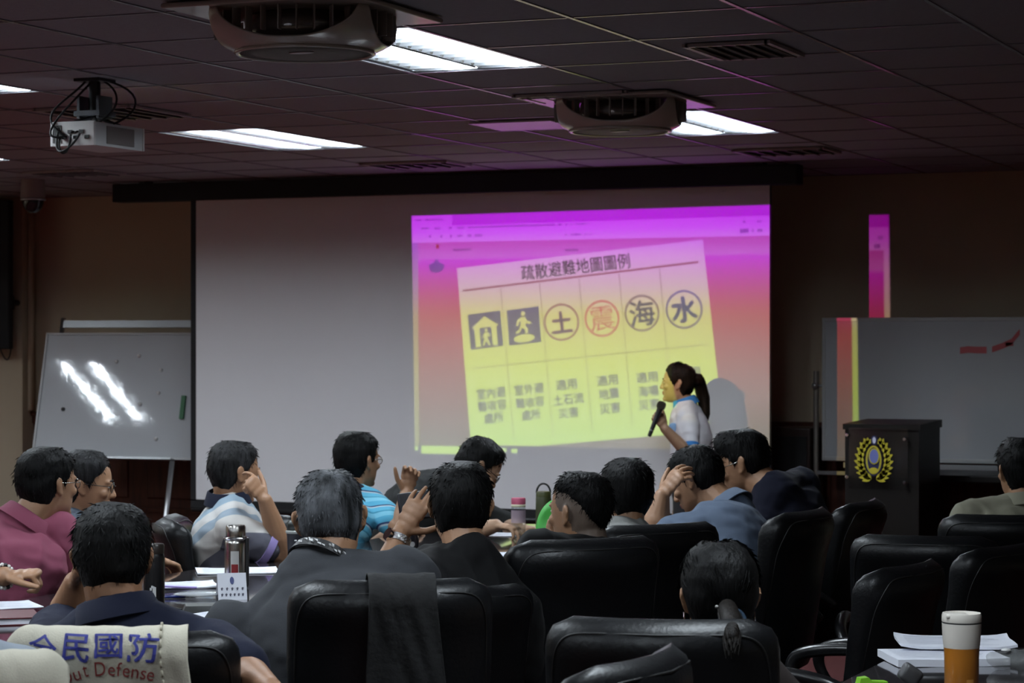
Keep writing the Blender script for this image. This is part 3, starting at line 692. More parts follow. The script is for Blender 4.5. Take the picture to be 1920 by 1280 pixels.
# ------------------------------------------------------------------ black leather chairs
m_leather = mat('black_leather', (.006, .0064, .0074), .38, spec=.27, bump=.12, bump_s=90, noise_s=3, noise_a=.3)
m_seam = mat('leather_piping', (.008, .008, .008), .5)
m_frame = mat('chair_frame', (.01, .01, .011), .28, spec=.5)
BW = .245; BEND = .065
def back_pt(x, z, side):
    """surface of the backrest: side +1 outer face (behind the sitter), -1 inner"""
    u = x / BW; s = (z - .44) / .56
    y = -.27 + BEND * u * u - .09 * s
    th = .045 + .012 * math.exp(-((s - .9) / .12) ** 2)
    return Vector((x, y - side * th, z))
def make_chair():
    t = thing('office_chair', (0, 0, 0), '', 'chair', 'black leather chairs')
    b = MB(); rr = []; n = 44
    zs = [.44 + .56 * k / 26 for k in range(27)]
    def sgn(v): return -1 if v < 0 else 1
    for k, z in enumerate(zs):
        s = k / 26
        e = min(1, math.sqrt(max(0, 1 - max(0, (s - .87) / .13) ** 2.2)) + .0) if s > .87 else (math.sqrt(max(0, 1 - ((.08 - s) / .08) ** 2)) if s < .08 else 1)
        a = BW * (.90 + .10 * min(1, s * 1.6)) * (1 - .26 * (1 - e)); th = (.045 + .014 * math.exp(-((s - .88) / .1) ** 2)) * max(e, .06)
        ring = []
        for q in range(n):
            g = 2 * PI * q / n; cx, cy = math.cos(g), math.sin(g)
            x = a * sgn(cx) * abs(cx) ** .42; y = th * sgn(cy) * abs(cy) ** .55
            u = x / BW; ring.append(Vector((x, -.27 + BEND * u * u - .09 * s + y, z)))
        rr.append(ring)
    b.rings(rr); bk = b.build('backrest', m_leather, t, True, flat_angle=60)
    for sd in (1, -1):
        path = []
        for q in range(41):
            g = PI * q / 40; x = -BW * .93 * math.copysign(abs(math.cos(g)) ** .22, math.cos(g)); z = .60 + .372 * abs(math.sin(g)) ** .22
            s = (z - .44) / .56; e = math.sqrt(max(0, 1 - max(0, (s - .87) / .13) ** 2.2)) if s > .87 else 1
            a = BW * (.90 + .10 * min(1, s * 1.6)) * (1 - .26 * (1 - e)); th = (.045 + .014 * math.exp(-((s - .88) / .1) ** 2)) * max(e, .06)
            cx = min(.999, abs(x / a)) ** (1 / .42); path.append(Vector((x, -.27 + BEND * (x / BW) ** 2 - .09 * s - sd * th * (1 - cx * cx) ** .275, z)))
        b = MB(); b.tube(path, .0024, 6); b.build('piping', m_seam, bk, True)
    b = MB(); rr = []
    for k in range(9):
        s = k / 8; e = math.sqrt(max(.02, 1 - abs(2 * s - 1) ** 3)); ring = []
        for q in range(n):
            g = 2 * PI * q / n; cx, cy = math.cos(g), math.sin(g)
            ring.append(Vector(((.25 - .02 * (1 - e)) * sgn(cx) * abs(cx) ** .45, (.25 - .02 * (1 - e)) * sgn(cy) * abs(cy) ** .45 + .01, .40 + .10 * s)))
        rr.append(ring)
    b.rings(rr); b.build('seat', m_leather, t, True, flat_angle=60)
    for s in (-1, 1):
        b = MB(); b.tube(*curve_through([(s * .255, -.29, .60), (s * .285, -.2, .655), (s * .295, -.05, .675), (s * .295, .1, .665), (s * .29, .18, .63), (s * .275, .17, .55), (s * .26, .06, .44), (s * .24, -.02, .40)], [.016, .02, .022, .022, .02, .016, .015, .015]), 12); b.build('armrest', m_frame, t, True)
    b = MB(); b.box((0, -.25, .42), (.12, .2, .03)); b.tube([(0, 0, .40), (0, 0, .12)], [.035, .03], 14); b.build('column', m_frame, t, True, flat_angle=40)
    for k in range(5):
        a = 2 * PI * k / 5 + .3; d = Vector((math.cos(a), math.sin(a), 0))
        b = MB(); b.tube([d * .03 + Vector((0, 0, .13)), d * .18 + Vector((0, 0, .11)), d * .29 + Vector((0, 0, .075))], [.026, .02, .015], 8); l = b.build('leg', m_frame, t, True)
        b = MB(); R = Matrix.Rotation(a, 3, 'Z') @ Matrix.Rotation(PI / 2, 3, 'X'); b.lathe([(.02, -.022), (.03, -.02), (.03, .02), (.02, .022)], n=14, R=R, c=d * .29 + Vector((0, 0, .031))); b.build('caster', m_black, l, True, flat_angle=40)
    return t
chair0 = make_chair(); chairs = {}
def chair(key, px, py, Z, yaw, label, half=False):
    """py: where the top of the backrest shows"""
    top = CZ - (py - 640) * Z / F; p = W(px, py, Z); d = fdir(yaw)
    loc = Vector((p.x, p.y, 0)) + d * .335
    o = chair0 if not chairs else dup(chair0)
    o.location = loc; o.rotation_euler = (0, 0, YAW + math.radians(yaw)); o.scale = (1, 1, top); o['label'] = label
    chairs[key] = o; return o
chair('vest', 232, 1184, 5.0, 6, 'black leather chair at lower left with the lettered cream vest over its back')
chair('corner', -122, 1236, 4.5, 12, 'chair cut by the lower left corner under a plain cream vest')
chair('centre', 735, 1085, 5.6, 8, 'black leather chair behind the grey-haired man in the grey T-shirt')
chair('photo', 862, 1100, 6.35, 30, 'black leather chair of the man taking a picture, mostly hidden')
chair('bald', 1105, 1008, 6.75, 26, 'wide black leather chair of the man with shaved temples beside the green fan')
chair('twelve', 1240, 981, 7.7, 30, 'black leather chair behind the bob-haired person in pale grey')
chair('blue', 1512, 955, 8.2, 62, 'black leather chair behind the man in the blue-grey polo')
chair('navy', 1622, 938, 9.3, 66, 'far black leather chair below the podium emblem')
chair('pony', 1238, 1158, 4.9, -8, 'black leather chair in front at centre, backing the ponytailed woman')
chair('front', 1200, 1226, 4.42, 64, 'nearest black leather chair, only its top corner showing at the bottom edge')
chair('right_a', 1732, 1003, 7.75, -14, 'empty black leather chair seen square from behind, second row right of the aisle')
chair('right_b', 1708, 1055, 6.95, 58, 'empty black leather chair turned left, directly behind the white papers')
chair('right_c', 1890, 1020, 7.5, 52, 'empty black leather chair at the right edge behind the tumbler')
chair('right_d', 1890, 964, 8.5, -6, 'black leather chair in front of the man in the beige shirt')
chair('left_polo', 388, 962, 9.45, -84, 'dark chair at left behind the man in the patchwork polo')
chair('left_pink', 4, 985, 8.75, -55, 'chair of the man in the pink shirt, hidden behind him')
chair('left_plaid', 95, 960, 9.1, -80, 'chair of the man in the plaid shirt, hidden behind his neighbour')
chair('left_stripe', 570, 945, 10.5, -62, 'dark chair showing left of the grey-haired head, under the striped polo')
chair('left_end', 800, 945, 11.1, -70, 'chair of the man bowed over his writing, hidden from view')
# ------------------------------------------------------------------ people
m_eye = mat('eye_white', (.6, .58, .55), .2); m_iris = mat('iris', (.02, .012, .008), .15)
m_lips = mat('lips', (.32, .13, .10), .5); m_trouser = mat('dark_trousers', (.012, .012, .015), .85); m_shoe = mat('black_shoes', (.01, .01, .01), .35)
m_gl = mat('spectacle_frame', (.01, .01, .01), .3); m_glm = mat('metal_spectacles', (.3, .29, .27), .2, metal=1)
def skin_mat(name, col): return mat(name, col, .5, noise_s=14, noise_a=.14, bump=.06, bump_s=180)
SK = skin_mat('skin_tan', (.38, .205, .115)); SK2 = skin_mat('skin_light', (.48, .29, .18)); SK3 = skin_mat('skin_brown', (.28, .14, .075))
def hair_mat(name, c, c2, s=55): return mat(name, c, .55, noise_s=s, col2=c2, bump=.5, bump_s=110, stretch=(1, 1, .18), spec=.12)
HB = hair_mat('black_hair', (.005, .0048, .005), (.002, .002, .002)); HG = hair_mat('grey_hair', (.10, .105, .115), (.012, .013, .014), 30); HD = hair_mat('greying_hair', (.028, .028, .03), (.008, .008, .008), 40); HBR = hair_mat('brown_black_hair', (.018, .012, .008), (.006, .004, .003))
HEAD = [(.118, .012, .012, .018), (.112, .034, .030, .045), (.098, .055, .054, .074), (.075, .069, .075, .094), (.045, .076, .087, .102), (.012, .077, .090, .101), (-.018, .074, .087, .095), (-.045, .069, .087, .080), (-.072, .062, .086, .062), (-.095, .050, .083, .045), (-.112, .032, .072, .02), (-.120, .014, .058, -.01)]
def head_at(z):
    if z >= HEAD[0][0]: return HEAD[0][1:]
    for i in range(len(HEAD) - 1):
        a, c = HEAD[i], HEAD[i + 1]
        if a[0] >= z >= c[0]:
            t = (a[0] - z) / (a[0] - c[0]); return tuple(a[k] * (1 - t) + c[k] * t for k in (1, 2, 3))
    return HEAD[-1][1:]
def head_ring(z, grow=0, n=28):
    w, f, bk = head_at(z); out = []
    for k in range(n):
        a = 2 * PI * k / n; s, c = math.sin(a), math.cos(a)
        out.append(Vector(((w + grow) * math.copysign(abs(s) ** .9, s), ((f if c > 0 else max(bk, .004)) + grow) * math.copysign(abs(c) ** .9, c), z)))
    return out
def interp(tab, x):
    for i in range(len(tab) - 1):
        if tab[i][0] <= x <= tab[i + 1][0]:
            t = (x - tab[i][0]) / (tab[i + 1][0] - tab[i][0]); return tab[i][1] * (1 - t) + tab[i + 1][1] * t
    return tab[-1][1] if x > tab[-1][0] else tab[0][1]
MAN = [(0, .076), (30, .072), (52, .045), (66, .030), (78, -.012), (92, .006), (105, -.035), (130, -.082), (180, -.095)]
WOMAN = [(0, .070), (30, .066), (52, .035), (66, .0), (78, -.03), (92, .0), (105, -.05), (130, -.085), (180, -.09)]
FADE = [(0, .082), (30, .080), (50, .074), (70, .058), (100, .050), (125, .03), (150, -.02), (180, -.05)]
def hair_mesh(Rh, hc, s, line, th, seed, strands, lift=.25, length=.024, flow=None):
    """shell of hair that dips under the skin outside the hairline, plus loose strands"""
    b = MB(); n = 48; zs = [.112 - .222 * k / 30 for k in range(31)]; cen = Vector((0, -.005, .02))
    rr = []; spots = []
    def cover(p, ang):
        zl = interp(line, ang); return max(0, min(1, (p.z - zl) / .016 + .5))
    top = Vector((0, -.01, .118))
    for z in zs:
        ring = []
        for k, p in enumerate(head_ring(z, 0, n)):
            ang = abs(math.degrees(math.atan2(p.x, p.y))); m = cover(p, ang)
            d = (p - cen); d = Vector((d.x, d.y, d.z * .9)).normalized()
            nz = noise.noise(p * 24 + Vector((seed * 3.1, 0, 0))) * .006
            tk = (interp(th, ang) if isinstance(th, list) else th) * (.12 + .88 * min(1, max(0, (p.z - interp(line, ang)) / (.075 if ang > 60 else .03))) ** .7)
            tt = -.012 * (1 - m) + m * (tk + nz)
            ring.append(Rh @ ((p + d * tt) * s) + hc)
            if m > .6: spots.append((p + d * tt * .97, d))
        rr.append(ring)
    b.rings(rr)
    rn = random.Random(seed)
    tipw = Vector((0, -.03, .10)); wob = .1 if flow else .45
    for _ in range(strands):
        p, d = rn.choice(spots)
        fl = (Vector(flow) - p) if flow else (p - tipw)
        fl = fl - d * fl.dot(d)
        if fl.length < 1e-3: fl = Vector((rn.uniform(-1, 1), rn.uniform(-1, 1), 0))
        fl = (fl.normalized() + Vector((rn.uniform(-1, 1) * wob, rn.uniform(-1, 1) * wob, rn.uniform(-1, 1) * wob))).normalized()
        L = length * rn.uniform(.6, 1.3); sd = d.cross(fl).normalized() * .0009
        p = p - d * rn.uniform(.0, .003)
        lf = lift * rn.uniform(-.1, .30); q = p + fl * L * .55 + d * (L * lf - L * L * 1.5); e = p + fl * L + d * (L * lf * .9 - L * L * 5.0)
        b.add([Rh @ (v * s) + hc for v in (p - sd - d * .003, p + sd - d * .003, q + sd * .8, e, q - sd * .8)], [(0, 1, 2, 3, 4)])
    return b
def add_hand(mb, w, d, pn, s, thumb, curl=(25, 30, 32, 36), spread=4, tcurl=20, tang=48):
    """wrist w, finger direction d, palm side pn, thumb +1/-1 along d x pn"""
    d = d.normalized(); pn = (pn - d * pn.dot(d)).normalized(); lat = d.cross(pn) * thumb
    k = s
    for t, wd, thk in ((.0, .026, .019), (.02, .031, .017), (.045, .037, .016), (.07, .040, .0145), (.088, .038, .013)):
        R = Matrix((lat, pn, d)).transposed(); mb.ell(w + d * t * k, (wd * k, thk * k, .022 * k), R, 12)
    for i, (o, L, r) in enumerate(((.030, .070, .0085), (.0105, .079, .0088), (-.0095, .073, .0084), (-.0285, .057, .0074))):
        p = w + d * (.088 - abs(i - 1.2) * .003) * k + lat * o * k; a = math.radians(-(i - 1.3) * spread); dd = d * math.cos(a) + lat * math.sin(a); c = 0
        pts = [p - dd * .012 * k, p]; 
        for f in (.45, .31, .24):
            c += math.radians(curl[i]); p = p + (dd * math.cos(c) + pn * math.sin(c)) * L * f * k; pts.append(p)
        mb.limb(pts, [r * k * q for q in (1.05, 1.05, .98, .9, .8)], 10)
    p = w + d * .022 * k + lat * .026 * k + pn * .004 * k; a = math.radians(tang); td = (d * math.cos(a) + lat * math.sin(a) + pn * .25).normalized()
    p2 = p + td * .042 * k; t2 = (td + d * .5 * tcurl / 20 + pn * .12).normalized(); p3 = p2 + t2 * .030 * k; p4 = p3 + (t2 + d * .15).normalized() * .022 * k
    mb.limb([p, p2, p3, p4], [.0125 * k, .0108 * k, .0098 * k, .0078 * k], 10)
def collar_ring(b, c, ax, fw, r0, r1, h, n=30, th=.004, gap=0.0, mi=0, dx=0, fl=1.12):
    """folded collar round the neck, open in front by gap radians"""
    rt = fw.cross(ax).normalized(); fw = ax.cross(rt).normalized(); out, inn, o2, i2 = [], [], [], []
    vs = []; fs = []
    for k in range(n + 1):
        a = gap / 2 + (2 * PI - gap) * k / n; d = rt * math.sin(a) * r0 + fw * math.cos(a) * r1
        vs += [c + d + ax * h, c + d * fl + ax * h * .9, c + d * (fl + .22) + ax * (-.012), c + d * (fl + .18) + ax * (-.014)]
    for k in range(n):
        for q in range(4):
            if q == 3: fs.append((k * 4 + 3, k * 4, k * 4 + 4, k * 4 + 7))
            else: fs.append((k * 4 + q, k * 4 + q + 1, k * 4 + q + 5, k * 4 + q + 4))
    fs += [(0, 1, 2, 3), (n * 4 + 3, n * 4 + 2, n * 4 + 1, n * 4)]
    b.add(vs, fs, mi)
HIPZ = .57
def person(key, label, head, yaw, pitch=0, roll=0, tyaw=None, flow=None, nbp=None, nb=(0, 0, 0), hip=(0, -.06), sz=1.0, g=1.0, skin=SK, hair=None, line=MAN, th=.014, strands=500, shirt=None, arms=None, stand=False, vox=.0055, sleeve=.62,
           seat=None, collar=None, face=False, glasses=None, folds=.006, strand_len=.024, lift=.10, cat='person', feet=True, legs=True, cuff=None, fold_dir=1.0):
    s = sz; ty = yaw if tyaw is None else tyaw
    hc = W(*head) - Vector((0, 0, .122 * s)); R0 = Matrix.Rotation(YAW + math.radians(yaw), 3, 'Z')
    Rh = R0 @ Matrix.Rotation(math.radians(-pitch), 3, 'X') @ Matrix.Rotation(math.radians(roll), 3, 'Y')
    tf = fdir(ty); tr = Vector((tf.y, -tf.x, 0)); up = Vector((0, 0, 1))
    Nb = hc + Rh @ Vector((0, -.035, 0)) * s - tf * .01 + up * -.150 * s + tr * nb[0] + tf * nb[1] + up * nb[2]
    if nbp: Nb = W(*nbp)
    hz = .80 * s if stand else HIPZ
    Hp = Vector((Nb.x, Nb.y, 0)) + tr * hip[0] + tf * hip[1]; Hp.z = hz
    if seat:
        ch = chairs[seat]; q = ch.rotation_euler.z; f_ = Vector((-math.sin(q), math.cos(q), 0))
        if seat.startswith('left'):        # chairs hidden behind their sitters follow them
            ch.location = Vector((Hp.x, Hp.y, 0)) + f_ * .08
        else:
            v = ch.location - f_ * .02 - Vector((Nb.x, Nb.y, 0)); v.z = 0
            if v.length > .26: v = v.normalized() * .26
            Hp.x, Hp.y = Nb.x + v.x, Nb.y + v.y
    root = thing('person', (Hp.x, Hp.y, 0), label, cat); org = root.location.copy()
    body = MB()
    # head
    body.rings([[Rh @ (p * s) + hc for p in head_ring(z)] for z in [.118, .112, .098, .085, .07, .05, .03, .01, -.01, -.03, -.05, -.07, -.085, -.1, -.112, -.12]])
    L = lambda v: Rh @ (Vector(v) * s) + hc
    nose = [((0, .088, .012), .008), ((0, .095, -.012), .0085), ((0, .1015, -.030), .0118), ((.010, .0945, -.034), .008), ((-.010, .0945, -.034), .008)]
    body.limb([L(nose[0][0]), L(nose[1][0]), L(nose[2][0])], [q[1] * s for q in nose[:3]], 10)
    for q in nose[3:]: body.ell(L(q[0]), q[1] * s)
    for sx in (-1, 1):
        body.ell(L((sx * .032, .079, .020)), (.022 * s, .011 * s, .007 * s), Rh)           # brow
        body.ell(L((sx * .044, .063, -.024)), (.020 * s, .022 * s, .018 * s), Rh)          # cheek
        body.ell(L((sx * .031, .0755, .001)), (.015 * s, .012 * s, .010 * s), Rh)          # lids
        Re = Rh @ Matrix.Rotation(sx * .42, 3, 'Z') @ Matrix.Rotation(-.18, 3, 'X')
        body.ell(L((sx * .081, -.012, -.002)), (.0075 * s, .017 * s, .030 * s), Re); body.ell(L((sx * .087, -.018, .008)), (.006 * s, .019 * s, .021 * s), Re); body.ell(L((sx * .078, -.006, -.028)), (.006 * s, .010 * s, .011 * s), Re)
    body.ell(L((0, .087, -.058)), (.022 * s, .010 * s, .006 * s), Rh); body.ell(L((0, .085, -.069)), (.019 * s, .010 * s, .006 * s), Rh)
    body.ell(L((0, .076, -.100)), (.022 * s, .016 * s, .016 * s), Rh)
    # neck and trunk
    nk = hc + Rh @ Vector((0, -.022, -.055)) * s
    rn_ = (.060 if g < 1.12 else .066) * s * (.9 if line is WOMAN else 1)
    body.limb([nk, (nk + Nb) / 2 + up * .0, Nb], [rn_, rn_ * .98, rn_ * 1.12])
    ax = (Nb - Hp); H = ax.length; axn = ax.normalized(); tf2 = (tf - axn * tf.dot(axn)).normalized(); tr2 = tf2.cross(axn)
    PR = [(-.06, .14, .10), (0, .168, .118), (.2, .158, .118), (.45, .160, .122), (.66, .178, .125), (.80, .180, .114), (.89, .160, .098), (.95, .118, .082), (1.0, .078, .070)]
    def trunk(mb, grow, t1=2, t0=-1):
        rr = []
        for t, w, d in PR:
            if t > t1 or t < t0: continue
            c = Hp + ax * t - tf2 * (.02 * math.sin(max(0, min(1, t)) * PI)) ; wg, dg_ = w * s * g + grow, d * s * g + grow
            rr.append([c + tr2 * wg * math.copysign(abs(math.cos(2 * PI * k / 28)) ** .85, math.cos(2 * PI * k / 28)) + tf2 * dg_ * math.copysign(abs(math.sin(2 * PI * k / 28)) ** .9, math.sin(2 * PI * k / 28)) for k in range(28)])
        mb.rings(rr)
    trunk(body, 0)
    arms = arms or {}
    SH = {}; chains = {}
    for sd, sx in (('L', -1), ('R', 1)):
        A = arms.get(sd)
        S = Nb + tr2 * sx * .178 * s * g - axn * .085 * s + tf2 * (A.get('sf', 0) if isinstance(A, dict) else 0)
        if isinstance(A, dict) and 'sh' in A: S = W(*A['sh'])
        if A == 'down': E = S - up * .285 * s + tr2 * sx * .05; Wr = E - up * .24 * s + tf2 * .04; hd, pn = -up + tf2 * .1, -tr2 * sx
        elif A is None or A == 'rest':
            E = S - up * .24 * s + tf2 * .13 + tr2 * sx * .05; Wr = E + tf2 * .22 * s - tr2 * sx * .13; Wr.z = max(.79, E.z - .05); hd, pn = tf2 - tr2 * sx * .5, -up
        else:
            E = W(*A['e']); Wr = W(*A['w']); hd = (W(*A['t']) - Wr) if 't' in A else (Wr - E); pn = A.get('pn', -up)
            if isinstance(pn, tuple): pn = fdir(0) * pn[2] + Vector((CS, SN, 0)) * pn[0] + up * pn[1]
        chains[sd] = (S, E, Wr); SH[sd] = S
        body.limb([S, S.lerp(E, .5), E], [.058 * s * g, .050 * s * g, .041 * s * g]); body.limb([E, E.lerp(Wr, .35), Wr], [.041 * s * g, .043 * s * g, .0285 * s])
        body.limb([Nb + up * .012, S + up * .012], [.055 * s, .055 * s])
        kw = A.get('hand', {}) if isinstance(A, dict) else {}
        dd = hd.normalized(); lat = dd.cross(pn)
        th_ = kw.pop('thumb', None) if kw else None
        if th_ is None: th_ = 1 if lat.dot(-tr2 * sx) > 0 else -1
        add_hand(body, Wr, hd, pn, s, th_, **kw)
    knees = []
    if legs:
        for sx in (-1, 1):
            h0 = Hp + tr * sx * .09 * s - up * .02
            if stand: K = h0 + up * (-.38 * s) + tf * .02; A_ = K - up * (.36 * s); T = A_ + tf * .10
            else: K = h0 + tf * .40 * s + tr * sx * .06; K.z = .53; A_ = K - up * .43 + tf * .03; T = A_ + tf * .13
            A_.z = .09; T.z = .05
            knees.append((h0, K, A_, T)); body.limb([h0, K, A_], [.088 * s, .058 * s, .038 * s]); body.limb([A_, T], [.036, .028])
    me = united(body, vox, 3, .5)
    for v in me.vertices: v.co -= org
    o = link_mesh('body', me, [skin, m_lips], root)
    Ri = Rh.inverted()
    if line is FADE:
        me.materials.append(mat('shaved_scalp', (.12, .085, .065), .6))
        for p in me.polygons:
            q = Ri @ (p.center + org - hc) / s; an = abs(math.degrees(math.atan2(q.x, q.y)))
            if q.z > interp([(0, .2), (48, .2), (62, .03), (80, .005), (100, .01), (112, -.05), (180, -.10)], an) and abs(q.x) < .084: p.material_index = 2
    if face:
        for p in me.polygons:
            q = Ri @ (p.center + org - hc) / s
            if abs(q.x) < .024 - abs(q.z + .063) * .8 and -.074 < q.z < -.053 and q.y > .083: p.material_index = 1
        for sx in (-1, 1):
            b = MB(); b.ell(L((sx * .031, .0800, .001)), (.0115 * s, .0085 * s, .0052 * s), Rh, 14); e = b.build('eye', m_eye, root, True, org=org)
            b = MB(); b.ell(L((sx * .031, .0868, .001)), (.0050 * s, .0026 * s, .0050 * s), Rh, 12); b.build('iris', m_iris, e, True, org=org)
            b = MB(); b.tube([L((sx * .014, .092, .020)), L((sx * .030, .0905, .025)), L((sx * .048, .078, .021))], [.0022 * s, .0034 * s, .0018 * s], 8); b.build('eyebrow', hair or HB, root, True, org=org)
    if hair: hair_mesh(Rh, hc, s, line, th, hash(key) % 97 if False else sum(map(ord, key)), strands, lift, strand_len, flow).build('hair', hair, root, True, org=org, fixn=False)
    if glasses:
        b = MB(); n = 20
        for sx in (-1, 1):
            b.tube([L((sx * .033 + .023 * math.cos(2 * PI * k / n), .100 - abs(sx * .033 + .023 * math.cos(2 * PI * k / n)) * .14, -.001 + .017 * math.sin(2 * PI * k / n))) for k in range(n)], .0017 * s, 6, close=True)
            b.tube([L((sx * .056, .092, .004)), L((sx * .080, .06, .006)), L((sx * .084, -.005, .008)), L((sx * .083, -.025, -.006))], .0016 * s, 6)
        b.tube([L((-.011, .101, .003)), L((0, .105, .006)), L((.011, .101, .003))], .0016 * s, 6)
        gl = b.build('spectacles', glasses, root, True, org=org)
        b = MB()
        for sx in (-1, 1):
            vs = [L((sx * .033 + .022 * math.cos(2 * PI * k / n), .099 - abs(sx * .033 + .022 * math.cos(2 * PI * k / n)) * .14, -.001 + .016 * math.sin(2 * PI * k / n))) for k in range(n)]; b.add(vs, [tuple(range(n))])
        b.build('lenses', glass_mat('lens', (.95, .96, .96), .10), gl, org=org)
    # shirt
    if shirt:
        sm = MB(); trunk(sm, .014); 
        for sd in 'LR':
            S, E, Wr = chains[sd]; k = sleeve; 
            if isinstance(arms.get(sd), dict): k = arms[sd].get('sleeve', sleeve)
            sm.limb([Nb + axn * .004, Nb.lerp(S, .5) + up * .006, S + up * .010], [rn_ * 1.12 + .012, .068 * s, .066 * s])
            if k <= 1: sm.limb([S, S.lerp(E, k * .5), S.lerp(E, k)], [.072 * s * g, .068 * s * g, .064 * s * g])
            else: sm.limb([S, S.lerp(E, .5), E, E.lerp(Wr, k - 1)], [.072 * s * g, .064 * s * g, .056 * s * g, .043 * s])
        ms = united(sm, .008, 5, .5)
        sd0 = sum(map(ord, key))
        ms.update(); nor = [v.normal.copy() for v in ms.vertices]
        for v, nn in zip(ms.vertices, nor):
            q = v.co - Nb; u = Vector((q.dot(tr2), q.dot(tf2), q.dot(axn)))
            f1 = noise.noise(Vector((u.x * 9 + u.z * 9 * fold_dir, u.y * 9 - u.z * 3, u.z * 3 + sd0))); f2 = noise.noise(Vector((u.x * 16, u.y * 14, u.z * 26 + sd0)))
            rid = (1 - abs(f1) * 3.2) if abs(f1) < .3 else 0
            v.co += nn * (folds * (.9 * rid + .7 * f2)) - org
        link_mesh('shirt', ms, shirt, root)
        if cuff:
            for sd in 'LR':
                S, E, Wr = chains[sd]; k = sleeve; a = S.lerp(E, k - .04); c_ = S.lerp(E, k + .10); b = MB()
                b.tube([a, a.lerp(c_, .1), c_, c_.lerp(a, .04)], [.062 * s * g, .069 * s * g, .069 * s * g, .05 * s * g], 22); b.build('sleeve_band', cuff, root, True, org=org, flat_angle=50)
    if collar:
        b = MB(); ca = (Nb - nk).normalized() * -1; collar_ring(b, Nb + ca * .026 * s - tf * .004, ca, tf, rn_ * 1.17, rn_ * 1.19, .038 * s, gap=.5); b.build('collar', collar, root, True, org=org, flat_angle=60)
    if legs:
        tm = MB()
        rr = MB(); tm.limb([Hp - tr * .07 * s, Hp + tr * .07 * s], [.125 * s * g] * 2)
        for h0, K, A_, T in knees: tm.limb([h0, K, A_ + up * .03], [.105 * s, .074 * s, .056 * s])
        mt = united(tm, .012, 4)
        for v in mt.vertices: v.co -= org
        link_mesh('trousers', mt, m_trouser, root)
        for h0, K, A_, T in knees:
            b = MB(); b.limb([A_ - tf * .05 - up * .03, A_ - up * .02 + tf * .04, T + tf * .05], [.042, .045, .038]); mm = united(b, .01, 3)
            for v in mm.vertices: v.co -= org; v.co.z = max(v.co.z, .001)
            link_mesh('shoe', mm, m_shoe, root)
    INFO[key] = dict(root=root, org=org, hc=hc, Rh=Rh, Nb=Nb, L=L, chains=chains, tf=tf2, tr=tr2, ax=axn, s=s, rn=rn_, nk=nk)
    return root
INFO = {}
def cloth(name, c, **k):
    k.setdefault('rough', .85); k.setdefault('bump', .15); k.setdefault('bump_s', 500); k.setdefault('sheen', .03); k.setdefault('spec', .2)
    return mat(name, c, **k)
navy = cloth('navy_knit', (.006, .008, .022)); grey = cloth('charcoal_cotton', (.034, .036, .041)); blk = cloth('black_cotton', (.004, .004, .0045)); pink = cloth('pink_polo', (.25, .065, .11)); bluegrey = cloth('blue_grey_polo', (.115, .15, .215))
dnavy = cloth('deep_navy', (.005, .006, .016)); pgrey = cloth('pale_grey_cotton', (.24, .24, .23)); beige = cloth('beige_shirt', (.24, .23, .17)); jacket = cloth('dark_jacket', (.011, .012, .012)); bshirt = cloth('bluish_grey_shirt', (.22, .25, .29))
wpolo = cloth('white_polo', (.80, .78, .82)); ublue = cloth('polo_blue', (.06, .25, .62), sheen=0)
def banded(name, stops, axis, scale, rot=0):
    m = bpy.data.materials.new(name); m.use_nodes = True; nt = m.node_tree; bs = nt.nodes['Principled BSDF']; bs.inputs['Roughness'].default_value = .85
    tc = nt.nodes.new('ShaderNodeTexCoord'); mp = nt.nodes.new('ShaderNodeMapping'); nt.links.new(tc.outputs['Object'], mp.inputs[0]); mp.inputs['Rotation'].default_value = axis
    sp = nt.nodes.new('ShaderNodeSeparateXYZ'); nt.links.new(mp.outputs[0], sp.inputs[0]); ml = nt.nodes.new('ShaderNodeMath'); ml.operation = 'MULTIPLY_ADD'; ml.inputs[1].default_value = scale[0]; ml.inputs[2].default_value = scale[1]
    nt.links.new(sp.outputs['Z'], ml.inputs[0]); r = nt.nodes.new('ShaderNodeValToRGB'); r.color_ramp.interpolation = 'CONSTANT'
    fr = nt.nodes.new('ShaderNodeMath'); fr.operation = 'FRACT'; nt.links.new(ml.outputs[0], fr.inputs[0]); nt.links.new(fr.outputs[0], r.inputs[0]); nt.links.new(r.outputs[0], bs.inputs['Base Color'])
    e = r.color_ramp.elements
    while len(e) < len(stops): e.new(.5)
    for k, (p, c) in enumerate(stops): e[k].position = p; e[k].color = (*c, 1)
    return m
patch = banded('patchwork_polo', [(0, (.48, .47, .45)), (.22, (.11, .11, .14)), (.42, (.50, .48, .46)), (.62, (.24, .30, .36)), (.74, (.50, .49, .48)), (.88, (.25, .34, .42))], (.5, .5, .3), (2.6, .1))
striped = banded('blue_striped_polo', [(0, (.10, .42, .62)), (.3, (.22, .58, .75)), (.55, (.06, .30, .46)), (.62, (.12, .46, .66)), (.85, (.5, .62, .68)), (.92, (.03, .05, .14))], (.5, .2, 0), (12, 0))
plaid = mat('plaid_shirt', (.12, .15, .2), .85, noise_s=30, noise_a=.7)

